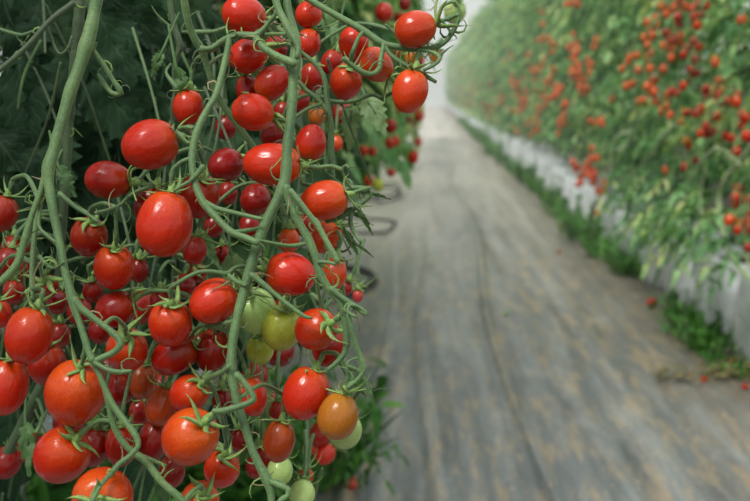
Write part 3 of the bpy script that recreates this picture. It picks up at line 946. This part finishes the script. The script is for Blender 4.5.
for (px, py, D, L, ang, W, par) in [
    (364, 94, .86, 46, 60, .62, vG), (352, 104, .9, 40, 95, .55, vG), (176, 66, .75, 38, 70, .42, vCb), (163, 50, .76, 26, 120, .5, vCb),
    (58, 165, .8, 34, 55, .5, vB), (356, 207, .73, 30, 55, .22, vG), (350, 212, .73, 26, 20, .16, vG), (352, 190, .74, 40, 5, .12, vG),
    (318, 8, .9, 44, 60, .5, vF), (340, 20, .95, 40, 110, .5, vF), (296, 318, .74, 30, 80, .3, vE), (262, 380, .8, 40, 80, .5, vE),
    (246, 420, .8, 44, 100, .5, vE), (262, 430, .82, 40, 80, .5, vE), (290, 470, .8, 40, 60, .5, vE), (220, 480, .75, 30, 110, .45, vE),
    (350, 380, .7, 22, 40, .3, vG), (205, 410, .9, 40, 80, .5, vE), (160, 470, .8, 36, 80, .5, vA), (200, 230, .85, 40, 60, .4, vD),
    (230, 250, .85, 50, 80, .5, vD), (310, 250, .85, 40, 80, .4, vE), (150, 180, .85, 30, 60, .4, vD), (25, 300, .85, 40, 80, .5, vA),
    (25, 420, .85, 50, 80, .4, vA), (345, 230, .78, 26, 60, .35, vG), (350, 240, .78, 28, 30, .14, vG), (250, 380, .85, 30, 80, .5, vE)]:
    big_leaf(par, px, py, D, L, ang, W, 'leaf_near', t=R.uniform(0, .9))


def tendril(parent, px, py, D, L, mat):
    """withered, curling truss end or sepal"""
    k = D / FPX
    a = R.uniform(0, 6.28)
    cur = R.uniform(-1.3, 1.3)
    p = P(px, py, D) - parent.location
    r0 = R.uniform(.8, 1.8) * k
    pts = [(p, r0)]
    n = 5
    dz = R.uniform(-.4, .4)
    for i in range(n):
        st = L * k / n
        p = p + (RGT * math.cos(a) + UPV * math.sin(a) + FWD * dz) * st
        a += cur * R.uniform(.5, 1.2)
        pts.append((p, r0 * (1 - .8 * (i + 1) / n)))
    mb = MB()
    tube(mb, pts, 6, .003, True, .1)
    link('tendril', mb.mesh('vine_tendril', M[mat]), parent)


for i in range(330):
    s = R.choice(STEM_SAMPLES)
    q = s - CAM
    D = q.dot(FWD)
    px = 375 + q.dot(RGT) / D * FPX
    py = 250.5 - q.dot(UPV) / D * FPX
    par = min((vA, vB, vC, vCb, vD, vE, vF, vG), key=lambda o: (o.location - s).length + R.uniform(0, .12))
    tendril(par, px, py, D + .004, R.uniform(9, 32), R.choice(('stem', 'stem', 'calyx', 'dry', 'stem_dark')))
# thin stalks deep in the bunch
for i in range(70):
    px = R.uniform(-10, 340); py = R.uniform(-10, 500); D = R.uniform(.82, 1.05)
    par = R.choice((vA, vB, vC, vCb, vD, vE, vG))
    L = R.uniform(50, 160); a = R.uniform(-.5, .5)
    stem_px(par, 'stalk', [(px, py, 3.5), (px + math.sin(a) * L * .5 + R.uniform(-9, 9), py + L * .5, 3.2), (px + math.sin(a) * L, py + L, 2.5)], D, D + R.uniform(-.06, .06),
            R.choice(('stem', 'stem_dark', 'stem_dark')), sides=6)


# ------------------------------------------------------------------ ground
def grid(name, x0, x1, y0, y1, nx, ny, mat, hf, ypow=1.0):
    mb = MB()
    for j in range(ny + 1):
        y = y0 + (y1 - y0) * (j / ny) ** ypow
        for i in range(nx + 1):
            x = x0 + (x1 - x0) * i / nx
            mb.vert((x, y, hf(x, y)), (x, y))
    for j in range(ny):
        for i in range(nx):
            a = j * (nx + 1) + i
            mb.f.append((a, a + 1, a + nx + 2, a + nx + 1))
    return link(name, mb.mesh(name, M[mat]))


fl = grid('floor', -40, 40, -12, 120, 8, 16, 'soil', lambda x, y: -.03)
tag(fl, kind='structure')


def cloth_h(x, y):
    w = noise.noise(Vector((x * 5.5 + .5 * noise.noise(Vector((y * .5, 3, 1))), y * .28, 0)))
    w2 = noise.noise(Vector((x * 13, y * .7, 4)))
    fold = max(0, 1 - abs((x - .02 - .04 * math.sin(y * 1.1)) / .022)) * .014 * (1 if y < 6 else 0)
    fold += max(0, 1 - abs((x - .33 - .05 * math.sin(y * .9 + 1)) / .026)) * .016
    fold += max(0, 1 - abs((x + .17 - .03 * math.sin(y * 1.3 + 2)) / .024)) * .015
    return .002 + .013 * w + .007 * w2 + fold


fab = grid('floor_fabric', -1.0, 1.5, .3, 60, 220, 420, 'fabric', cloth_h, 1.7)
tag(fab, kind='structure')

wl = grid('wall_end', -14, 14, 0, 6, 1, 1, 'film', lambda x, y: 0)
wl.rotation_euler = (math.pi / 2, 0, 0)
wl.location = (0, 58, -.02)
tag(wl, kind='structure')


# ------------------------------------------------------------------ grow bags
def bag_mesh(seed, h):
    rr = random.Random(seed)
    mb = MB()
    n = 40
    rows = []
    o = seed * 7.3
    prof = [(0, .93, .0), (.02, 1.0, .0), (.25, 1.05, 1), (.5, 1.06, 1), (.75, 1.02, 1), (.93, .98, 1), (1.0, .95, .6), (1.0, .88, .4), (.9, .85, .2), (.82, .84, .2)]
    for (z, s, wv) in prof:
        row = []
        for k in range(n):
            a = 2 * math.pi * k / n
            ca, sa = math.cos(a), math.sin(a)
            e = .38
            x = .17 * s * math.copysign(abs(ca) ** e, ca)
            y = .222 * s * math.copysign(abs(sa) ** e, sa)
            d = .018 * wv * noise.noise(Vector((x * 9 + o, y * 9, z * 2.5))) + .006 * wv * noise.noise(Vector((x * 30, y * 30 + o, z * 7)))
            q = Vector((x, y, 0)); q = q + q.normalized() * d
            zz = h * z + (.025 * noise.noise(Vector((x * 7 + o, y * 7, 2))) if z > .8 else 0)
            row.append(mb.vert((q.x, q.y, max(0, zz)), (k / n, z)))
        rows.append(row)
    for i in range(len(rows) - 1):
        for k in range(n):
            k2 = (k + 1) % n
            mb.f.append((rows[i][k], rows[i][k2], rows[i + 1][k2], rows[i + 1][k]))
    mb.f.append(tuple(reversed(rows[0])))
    return mb.mesh('grow_bag', M['bag'])


def sub_mesh(h):
    mb = MB()
    n = 24
    c = mb.vert((0, 0, h * .93))
    ring = []
    for k in range(n):
        a = 2 * math.pi * k / n
        ca, sa = math.cos(a), math.sin(a)
        ring.append(mb.vert((.145 * math.copysign(abs(ca) ** .4, ca), .2 * math.copysign(abs(sa) ** .4, sa), h * .88 + .01 * R.random())))
    low = [mb.vert((mb.v[q][0], mb.v[q][1], h * .83)) for q in ring]
    for k in range(n):
        k2 = (k + 1) % n
        mb.f.append((ring[k], ring[k2], c))
        mb.f.append((low[k], low[k2], ring[k2], ring[k]))
    mb.f.append(tuple(reversed(low)))
    return mb.mesh('substrate', M['soil'])


BAGS = [bag_mesh(s, .35) for s in range(5)]
SUBS = sub_mesh(.35)


def grow_bag(x, y, label, group, k=1.0):
    o = empty('grow_bag', (x, y, -.025))
    tag(o, label, 'grow bag', group)
    b = link('bag', R.choice(BAGS), o)
    b.rotation_euler = (0, 0, R.choice((0, math.pi)) + R.uniform(-.12, .12))
    b.scale = (1, 1, k)
    s = link('substrate', SUBS, o)
    s.scale = (1, 1, k)
    return o


near_lab = ['white grow bag at the right edge of the photo, nearest of its row', 'white grow bag second from the nearest in the right row, weeds growing before it']
RB = [3.72 + .56 * i for i in range(91)]
for i, y in enumerate(RB):
    grow_bag(1.33 + R.uniform(-.02, .02), y, near_lab[i] if i < 2 else 'scuffed white grow bag in the right row, overhung by tomato leaves',
             'white grow bags along the right row', R.uniform(.88, 1.06))
LB = [.9 + .56 * i for i in range(24)]
for i, y in enumerate(LB):
    grow_bag(-.90 + R.uniform(-.02, .02), y, 'white grow bag on the ground under the left row, behind the hanging fruit',
             'white grow bags under the left row', 1.1)


# ------------------------------------------------------------------ plants of the rows
def row_mesh(kind, nleaf, seg, ls, mat=None):
    mb = MB()
    seed0 = R.uniform(0, 90)
    for i in range(nleaf):
        while True:
            z = R.uniform(.40 if ls > .06 else .56, 2.45) if kind == 'R' else R.uniform(.5, 2.4)
            y = R.uniform(-.38, .38)
            cl = noise.noise(Vector((z * 3.1 + seed0, y * 3.1, seed0)))
            if cl > -.08 or R.random() < .25:
                break
        if kind == 'R':
            front = -.19 + .07 * noise.noise(Vector((z * 3, y * 3, nleaf)))
            if z < .7: front += .06
            x = front + abs(R.gauss(0, .26))
            d = Vector((-1 + R.uniform(-.2, .6), R.uniform(-1, 1), R.uniform(-.6, .5)))
        else:
            front = .85 if z > .9 else .85 - (.9 - z) / .45 * .67
            x = front - .1 - abs(R.gauss(0, .22))
            d = Vector((.8 + R.uniform(-.6, .2), R.uniform(-1, 1), R.uniform(-.7, .4)))
        compound(mb, Vector((x, y, z)), d, R.uniform(.09, .18), R.choice((1, 2, 2)), ls * R.uniform(.7, 1.25), seg, False, R.uniform(.45, .75), .0)
    return mb.mesh('row_foliage', M[mat or ('leaf_right' if kind == 'R' else 'leaf_left')])


def stem_mesh(kind):
    mb = MB()
    x = 0 if kind == 'R' else .1
    pts = []
    for i in range(9):
        z = .3 + .3 * i
        pts.append((Vector((x + R.uniform(-.05, .05), R.uniform(-.05, .05), z)), .007 - .0005 * i))
        x += 0 if kind == 'R' else .03
    tube(mb, pts, 8, .04)
    for i in range(7):
        z = R.uniform(.5, 2.4)
        s = -1 if kind == 'R' else 1
        a = Vector((0, 0, z)); b = Vector((s * R.uniform(.12, .3), R.uniform(-.2, .2), z + R.uniform(-.05, .1)))
        tube(mb, [(a, .004), (a.lerp(b, .6) + Vector((0, 0, .06)), .0035), (b + Vector((s * .04, 0, -.12)), .002)], 5, .04)
    return mb.mesh('row_stem', M['stem'])


RM = [row_mesh('R', 420, 4, .05) for _ in range(5)]
RMF = [row_mesh('R', 260, 3, .065) for _ in range(3)]
LM = [row_mesh('L', 210, 4, .06) for _ in range(4)]
LMB = [row_mesh('L', 240, 4, .055, 'leaf_right') for _ in range(3)]
RS = [stem_mesh('R') for _ in range(3)]
LS = [stem_mesh('L') for _ in range(3)]


def row_plant(x, y, fm, sm, label, group, z=.28, k=1.0, zk=1.0):
    o = empty('tomato_plant', (x, y, z))
    tag(o, label, 'tomato plant', group)
    f = link('foliage', fm, o)
    f.location = (0, 0, -z); f.scale = (1, R.choice((-1, 1)) * k, zk)
    s = link('stem', sm, o)
    s.location = (0, 0, -z); s.rotation_euler = (0, 0, R.uniform(-.3, .3))
    return o


right_plants = []
for i, y in enumerate(RB):
    far = y > 14
    yy = y
    o = row_plant(1.33, yy, R.choice(RMF if far else RM), R.choice(RS), 'tall leafy tomato plant in the right row above the white grow bags' if i else
              'tall tomato plant at the right edge, nearest of its row, with bunches of red fruit',
              'tomato plants of the right row', zk=R.uniform(.95, 1.12))
    right_plants.append(o)
# the row behind it, seen through the gaps
for i in range(24):
    y = 4.2 + i * .75
    row_plant(2.5, y, R.choice(RMF), R.choice(RS), 'tomato plant in the second row behind the right one, glimpsed through gaps',
              'tomato plants of the second right row', zk=1.1, k=1.4)
left_plants = []
for i, y in enumerate([1.5 + .42 * j for j in range(45)]):
    o = row_plant(-1.02 if y < 2.6 else -.93, y, R.choice(LM if y < 2.6 else LMB), R.choice(LS), 'leafy tomato plant of the left row behind the hanging fruit', 'tomato plants of the left row', z=.3)
    left_plants.append(o)
for i in range(16):
    row_plant(-1.45 - .35 * (i % 2), .75 + (i // 2) * .6, R.choice(LM), R.choice(LS), 'shaded tomato plant deep in the left row', 'shaded plants deep in the left row', z=.3, k=1.5)

# ------------------------------------------------------------------ fruit of the right row
RC = [(681,8,3),(675,5,4),(665,10,3),(652,27,3),(658,25,2),(681,23,3),(679,36,4),(670,42,4),(669,49,3),(646,43,2),(651,50,2),(634,58,3),(625,63,2),(686,56,1),(687,49,2),(668,62,2),
 (648,61,2),(652,80,4),(652,86,3),(655,96,4),(630,87,3),(670,98,4),(674,104,2),(666,107,2),(640,104,3),(687,83,2),(694,75,3),(718,62,2),(722,75,2),(722,80,2),(717,91,2),
 (701,109,4),(686,118,2),(694,114,2),(712,119,4),(707,128,3),(714,114,2),(731,93,2),(727,101,1),(738,119,3),(738,126,1),(704,3,4),(696,14,4),(696,26,3),(724,136,1),(737,146,2),(743,138,2),(687,144,2),
 (666,170,1),(690,167,2),(736,196,2),(742,188,1),(748,206,2),(748,214,1),(735,223,3),(744,222,2),(746,237,2),(595,157,3),(594,177,5),(600,188,3),(608,185,2),(595,214,1),
 (573,5,3),(580,1,3),(575,45,5),(575,54,5),(552,49,3),(545,62,2),(554,70,4),(573,76,6),(580,74,4),(548,84,3),(561,88,5),(557,93,4),(549,97,2),(584,92,4),(566,106,3),(566,116,5),
 (560,126,4),(578,168,5),(586,170,4),(580,178,3),(590,60,2),(600,40,2),(612,100,2),(598,120,2),(640,75,2),(700,60,2),(705,90,2),(745,20,1)]
FARC = [(518,88,5),(513,82,3),(526,96,4),(474,93,3),(464,91,3),(510,56,1),(535,70,3),(520,100,3),(530,60,2),(500,95,2),(490,88,3),(540,110,3),(535,125,2),(525,84,3),(543,40,2)]


def right_fruit_spec(px, py, spread):
    X = R.uniform(.99, 1.07)
    p = on_plane_x(px, py, X)
    return p + Vector((R.uniform(-.02, .02), R.gauss(0, .022) * spread, R.gauss(0, .022) * spread))


truss_by_plant = {}
far_fruit = []
items = []
for (px, py, n) in RC:
    c0 = on_plane_x(px, py, 1.0)
    orange = (px, py) in ((718,62),(722,75),(717,91),(686,118),(687,144),(666,170),(735,223),(666,107),(594,177),(600,188))
    for k in range(n):
        items.append((right_fruit_spec(px, py, 1.0 if n > 1 else 0), orange))
    pl = min(right_plants, key=lambda o: abs(o.location.y - c0.y))
    truss_by_plant.setdefault(pl.name, (pl, []))[1].append(c0)
items.sort(key=lambda t: t[0].y)
for j, (q, orange) in enumerate(items):
    if j >= 94:
        far_fruit.append(q)
        continue
    ax = Vector((R.uniform(-.3, .5), R.uniform(-.4, .4), 1))
    zone = 'in a bunch high on the right row' if q.z > 1.05 else 'in a bunch low on the right row'
    colr = R.choice('OX' if orange else 'RQDDD')
    lab = ('orange ripening' if colr == 'X' else 'small red') + ' tomato ' + zone
    grp = ('ripening ' if colr == 'X' else 'red ') + 'tomatoes ' + zone
    make_tomato(q, ax, R.uniform(.034, .042), R.uniform(.028, .033), colr, lab, grp, hi=True, pedicel=False, calyx=True, cs=1.1)
for pl, cs in truss_by_plant.values():
    for c in cs:
        mb = MB()
        a = Vector((0, (c.y - pl.location.y) * .4, c.z - pl.location.z + .08))
        b = c - pl.location
        tube(mb, [(a, .003), ((a + b) / 2 + Vector((0, 0, .05)), .003), (b + Vector((.0, 0, .03)), .0025), (b + Vector((0, 0, -.05)), .0018)], 6, .02)
        link('fruit_truss', mb.mesh('fruit_truss', M['stem']), pl)
# the smallest, furthest fruit: too many and too blurred to count
mb = MB()
src = FR_LO[0]
sv = [v.co.copy() for v in src.vertices]
sf = [tuple(p.vertices) for p in src.polygons]
def add_far(p):
    b = len(mb.v)
    for v in sv:
        mb.vert((p.x + v.x * .018, p.y + v.y * .018, p.z + v.z * .022))
    for f in sf:
        mb.f.append(tuple(i + b for i in f))
for (px, py, n) in FARC:
    for k in range(n * 2):
        add_far(right_fruit_spec(px, py, 3))
for q in far_fruit:
    add_far(q)
    if q.y > 6: add_far(q + Vector((R.uniform(-.03, 0), R.gauss(0, .06), R.gauss(0, .035))))
for k in range(240):
    add_far(Vector((R.uniform(.99, 1.09), R.uniform(9, 45), R.choice((R.uniform(.5, 1.1), R.uniform(.5, 1.8))))))
fo = link('distant_tomatoes', mb.mesh('distant_tomatoes', M['fruit']))
fo.color = (.5, .05, .015, 1)
tag(fo, 'tiny blurred red tomatoes dotted along the far end of the right row', 'tomatoes', None, 'stuff')

# left row, blurred fruit beside the path
for i in range(42):
    y = R.uniform(2.8, 9)
    z = R.uniform(.78, 1.35)
    if R.random() < .5: z = R.uniform(.75, 1.0)
    make_tomato(Vector((-.045 + R.uniform(-.05, .035), y, z)), Vector((R.uniform(-.4, .4), R.uniform(-.4, .4), 1)), .038, .031, R.choice('RDPO'),
                'blurred red tomato in the far bunches of the left row beside the path', 'blurred tomatoes along the left row', hi=False, pedicel=False)

# curved pale stems of the nearest right plants
def extra_stem(pl, pts, X, w, mat='stem'):
    mb = MB()
    vs = []
    for (px, py) in pts:
        q = on_plane_x(px, py, X)
        vs.append((q - pl.location, w * .5 * q.y / FPX))
    tube(mb, vs, 8, .02, True, .1)
    link('side_stem', mb.mesh('side_stem', M[mat]), pl)

M['stem_pale'] = stem_mat('stem_pale', (.17, .25, .11), (.27, .35, .17), (.36, .42, .24))
p0 = right_plants[0]; p1 = right_plants[1]; p2 = right_plants[2]
extra_stem(p0, [(756, 140), (747, 152), (735, 167), (724, 182), (719, 198), (720, 215), (724, 235), (730, 252), (738, 266), (752, 280)], 1.03, 5, 'stem_pale')
extra_stem(p0, [(740, 165), (727, 152), (715, 149), (704, 158), (697, 170), (690, 180)], 1.02, 3.5, 'stem_pale')
extra_stem(p1, [(684, 120), (672, 128), (660, 140), (655, 155)], 1.03, 3.5, 'stem_pale')
extra_stem(p2, [(655, 108), (643, 115), (634, 130), (627, 145), (618, 150)], 1.03, 3.5, 'stem_pale')
extra_stem(p2, [(632, 132), (620, 134), (614, 142), (612, 158), (610, 178), (606, 195)], 1.03, 3, 'stem_pale')
extra_stem(p1, [(668, 200), (666, 220), (664, 245), (662, 262)], 1.03, 3, 'stem_pale')
extra_stem(p0, [(706, 170), (700, 195), (704, 230), (708, 262)], 1.03, 3, 'stem_pale')
# leaves spilling over the bags
for pl, spots in ((p0, [(700, 210), (712, 225), (735, 245), (690, 200), (722, 205), (745, 225)]), (p1, [(640, 190), (652, 200), (664, 190), (675, 205), (648, 215), (660, 225), (685, 190), (672, 225), (690, 225)]),
                  (p2, [(630, 175), (640, 180), (622, 190), (650, 170)])):
    mb = MB()
    for (px, py) in spots:
        q = on_plane_x(px, py, 1.08) - pl.location
        for k in range(7):
            compound(mb, q + rvec(.06), Vector((-.8, R.uniform(-1, 1), R.uniform(-.6, .3))), R.uniform(.08, .15), 2, .055, 4, False, .4)
    link('drooping_leaves', mb.mesh('drooping_leaves', M['leaf_right']), pl)


# ------------------------------------------------------------------ weeds, litter, hoses, fallen fruit
def weed(x, y, h, r, label, n=60):
    o = empty('weed', (x, y, 0))
    tag(o, label, 'weed', 'green weeds at the foot of the grow bags')
    mb = MB()
    for i in range(n):
        a = R.uniform(0, 6.28)
        rr = r * math.sqrt(R.random())
        b = Vector((math.cos(a) * rr * .7, math.sin(a) * rr * 1.2, -.01))
        d = Vector((math.cos(a) * .5, math.sin(a) * .5, 1.1))
        L = h * R.uniform(.5, 1.1)
        leaflet(mb, b, d + rvec(.25), Vector((math.cos(a), math.sin(a), .4)), L, L * R.uniform(.05, .12), 5, R.uniform(.1, .6), .3, 0)
        if i % 2 == 0:
            for k in range(3):
                c = b + d.normalized() * L * R.uniform(.3, .9)
                leaflet(mb, c, rvec(1) + Vector((0, 0, .3)), Vector((0, 0, 1)) + rvec(.4), h * .22, h * .10, 4, .3, .2, 0)
    link('foliage', mb.mesh('weed_leaves', M['weed']), o)
    return o


W_ = [(706, 335, .24, .14, 'broad grassy weed before the second nearest grow bag'), (703, 313, .16, .10, 'weed clump just behind the broad grassy weed'),
      (645, 272, .22, .14, 'weed clump with red fallen fruit near it'), (634, 262, .2, .12, 'thin weed at the bags beyond the red fallen fruit'),
      (664, 282, .14, .09, 'low weed at the bag foot left of the broad grassy one'), (593, 224, .2, .13, 'weed clump halfway up the right row'),
      (582, 214, .2, .14, 'weed clump beyond the halfway one'), (573, 206, .2, .14, 'weed at the path edge below the orange bunch'),
      (552, 188, .22, .17, 'bright green weed patch at the path edge'), (545, 182, .22, .16, 'bright weed adjoining the patch at the path edge'),
      (560, 194, .2, .13, 'small weed near the bright patch'), (528, 168, .22, .18, 'blurred weed further along the path'), (505, 152, .2, .2, 'distant blurred weed by the white bags'),
      (610, 240, .2, .12, 'weed touching the grow bags midway'), (718, 350, .2, .12, 'weed stalks leaning on the nearest grow bag'), (625, 252, .15, .1, 'little weed between two clumps'),
      (742, 372, .12, .1, 'low weed at the right edge beside the litter')]
for (px, py, h, r, lab) in W_:
    q = on_floor(px, py)
    weed(q.x - .04, q.y, h, r, lab)
# weeds under the left row
for (px, py, D, lab) in [(70, 470, 2.2, 'dark weed in the lower left corner by the white bags'), (20, 440, 2.4, 'tall shaded weed left of the lowest fruit'), (130, 490, 2.2, 'weed among the bags below the lowest fruit'),
                    (190, 490, 2.3, 'feathery weed behind the bottom tomatoes'), (250, 480, 2.4, 'feathery weed behind the lowest central stem'), (310, 470, 2.6, 'sparse weed beside the path under the hanging fruit')]:
    X = (px - 425) / FPX * D
    w = weed(X, D, .35, .14, lab, 80)
for (X, Y, lab) in [(-.66, 1.75, 'tall shaded weed nearest the lower left corner'), (-.72, 2.0, 'leafy weed between the lowest left fruit and the bags'), (-.62, 1.95, 'leafy weed just under the orange-shouldered tomato'), (-.78, 1.6, 'dark weed cut by the left edge of the photo')]:
    weed(X, Y, .5, .16, lab, 110)
for i in range(44):
    weed(1.10 + R.uniform(-.05, .05), 6.1 + i * .55 + R.uniform(-.5, .5), R.uniform(.06, .38), R.uniform(.06, .2), 'green weed tuft at the foot of the white bags further along the right row', 50)

def litter_piece(mb, x, y, s):
    leaflet(mb, Vector((x, y, .016 + R.uniform(0, .02))), Vector((R.uniform(-1, 1), R.uniform(-1, 1), R.uniform(-.1, .35))), Vector((0, 0, 1)) + rvec(.6), s, s * .5, 4, .1, R.uniform(-.3, .6), .2)

mb = MB()
for i in range(230):
    u = R.random()
    px = 655 + 110 * u; py = 378 + R.gauss(0, 5) + 3 * math.sin(u * 5)
    q = on_floor(px, py)
    litter_piece(mb, q.x, q.y, R.uniform(.012, .04))
for i in range(160):
    y = R.uniform(3.2, 12)
    litter_piece(mb, 1.08 + R.gauss(0, .05), y, R.uniform(.012, .035))
lt = link('leaf_litter', mb.mesh('leaf_litter', M['litter']))
tag(lt, 'brown withered leaf litter strewn at the foot of the right grow bags', 'litter', None, 'stuff')

mb = MB()
for i in range(420):
    if R.random() < .55:
        q = on_floor(R.uniform(345, 740), R.uniform(330, 501))
    else:
        q = Vector((R.uniform(-.5, 1.1), R.uniform(2.4, 9), 0))
    if q.x < -.75 or q.x > 1.2: continue
    z = cloth_h(q.x, q.y)
    s = R.uniform(.0015, .005)
    b = [mb.vert((q.x + s * math.cos(a + i), q.y + s * 1.4 * math.sin(a + i), z)) for a in (0, 1.3, 2.5, 3.8, 5.1)]
    t = mb.vert((q.x, q.y, z + s * .9))
    for k in range(5):
        mb.f.append((b[k], b[(k + 1) % 5], t))
cr = link('dry_crumbs', mb.mesh('dry_crumbs', M['crumb']))
tag(cr, 'pale dry crumbs and leaf bits scattered over the path fabric', 'debris', None, 'stuff')


def fallen(px, py, L, col, lab, group=None):
    q = on_floor(px, py)
    W = L * .82
    z = cloth_h(q.x, q.y)
    make_tomato(Vector((q.x, q.y, z + W / 2)), Vector((R.uniform(-1, 1), R.uniform(-1, 1), .1)), L, W, col, lab, group, hi=True, pedicel=False, cs=.8)


fallen(652, 306, .05, 'R', 'bright red fallen tomato lying alone on the path edge')
fallen(617, 268, .034, 'D', 'dull red fallen tomato on the path beyond the bright red one')
fallen(604, 209, .034, 'D', 'dark fallen tomato against the grow bags midway')
fallen(560, 228, .03, 'D', 'small dark fallen tomato far along the path edge')
fallen(559, 255, .026, 'B', 'brownish fallen tomato on the open path')
fallen(506, 315, .022, 'G', 'tiny green fallen tomato in the middle of the path')
fallen(704, 382, .028, 'Q', 'orange-red fallen tomato in the brown litter')
fallen(732, 364, .032, 'R', 'red fallen tomato at the foot of the nearest grow bag')
fallen(656, 280, .03, 'D', 'dark red fallen tomato under the weed clump')
fallen(353, 492, .040, 'P', 'pinkish red fallen tomato beside the low shoots at the bottom of the photo')
fallen(745, 390, .026, 'D', 'dark fallen tomato at the right end of the litter')

# low shoots beside the fallen tomato
sh = empty('tomato_shoot', on_floor(362, 470))
tag(sh, 'thin blurred tomato shoot rising from the path edge by the fallen tomato', 'shoot')
mb = MB()
for pts in ([(372, 470), (362, 440), (356, 415), (359, 395)], [(350, 480), (368, 455), (378, 440)], [(366, 480), (350, 465), (345, 448)]):
    tube(mb, [(P(a, b, 2.45) - sh.location, .0028) for a, b in pts], 6, .02)
link('stem', mb.mesh('shoot_stem', M['stem']), sh)
mb = MB()
for (px, py) in ((376, 438), (382, 445), (370, 450), (360, 425), (366, 460), (350, 452), (384, 432), (358, 405)):
    for k in range(2):
        compound(mb, P(px, py, 2.45) - sh.location, rvec(1), .05, 1, .03, 4, False, .4, .0008)
link('foliage', mb.mesh('shoot_leaves', M['weed']), sh)


def hose(pts, r, label):
    o = bpy.data.objects.new('irrigation_hose', None)
    mb = MB()
    tube(mb, [(Vector(p), r) for p in pts], 10, .03)
    h = link('irrigation_hose', mb.mesh('irrigation_hose', M['hose']))
    bpy.data.objects.remove(o)
    tag(h, label, 'hose')


c = on_floor(385, 198)
hose([(c.x - .7, c.y - .3, .02)] + [(c.x + .14 * math.cos(a), c.y + .55 * math.sin(a), .02 + .012 * i / 3) for i, a in enumerate([k * .6 - 2.4 for k in range(18)])] + [(c.x - .6, c.y + .5, .03)],
     .011, 'black hose coiled on the ground at the left edge of the path')
c = on_floor(372, 234)
hose([(c.x - .5, c.y - .2, .02), (c.x - .1, c.y - .1, .02), (c.x + .08, c.y - .05, .02), (c.x + .14, c.y + .25, .02), (c.x + .1, c.y + .6, .02), (c.x - .4, c.y + .9, .02)], .009,
     'thin black hose loop nearer than the coiled one')
c = on_floor(366, 280)
hose([(c.x - .6, c.y + .25, .02), (c.x - .2, c.y + .3, .02), (c.x - .02, c.y + .18, .02), (c.x + .05, c.y - .05, .02), (c.x + .03, c.y - .25, .02), (c.x - .12, c.y - .6, .015), (c.x - .5, c.y - .9, .01)], .015,
     'thick black pipe beside the path just beyond the hanging bunch')

# ------------------------------------------------------------------ light
hz = bpy.data.materials.new('greenhouse_haze')
hz.use_nodes = True
hn = hz.node_tree
hn.nodes.remove(hn.nodes['Principled BSDF'])
vs_ = nd(hn, 'ShaderNodeVolumeScatter', Density=.013)
vs_.inputs['Color'].default_value = (.95, 1, .97, 1)
hn.links.new(vs_.outputs[0], hn.nodes['Material Output'].inputs['Volume'])
mb = MB()
for z in (-.02, 4.5):
    for (x, y) in ((-6, 4), (6, 4), (6, 57.5), (-6, 57.5)):
        mb.vert((x, y, z))
mb.f = [(3, 2, 1, 0), (4, 5, 6, 7), (0, 1, 5, 4), (1, 2, 6, 5), (2, 3, 7, 6), (3, 0, 4, 7)]
ho = link('haze', mb.mesh('haze', hz, False))
tag(ho, 'thin humid haze filling the far length of the greenhouse', 'haze', None, 'stuff')

w = bpy.data.worlds.new('world')
S.world = w
w.use_nodes = True
nt = w.node_tree
bg = nt.nodes['Background']
tc = nd(nt, 'ShaderNodeTexCoord')
sp = nd(nt, 'ShaderNodeSeparateXYZ')
nt.links.new(tc.outputs['Generated'], sp.inputs[0])
r = ramp(nt, [(.0, (.25, .28, .25)), (.48, (.85, .95, .90)), (.72, (.85, .90, .88)), (1, (1.5, 1.52, 1.5))])
mr = nd(nt, 'ShaderNodeMapRange')
mr.inputs[1].default_value = -1; mr.inputs[2].default_value = 1
nt.links.new(sp.outputs[2], mr.inputs[0])
nt.links.new(mr.outputs[0], r.inputs[0])
nt.links.new(r.outputs[0], bg.inputs['Color'])
bg.inputs['Strength'].default_value = .84

sl = bpy.data.lights.new('sun', 'SUN')
sl.energy = 2.6
sl.angle = math.radians(16)
sl.color = (1, .97, .92)
so = bpy.data.objects.new('sun', sl)
COL.objects.link(so)
so.rotation_euler = (math.radians(36), 0, math.radians(-34))

S.view_settings.view_transform = 'Standard'
S.view_settings.look = 'None'
S.view_settings.exposure = 0.3
S.view_settings.gamma = 1
S.view_settings.use_curve_mapping = False
S.cycles.max_bounces = 6
S.cycles.use_denoising = True
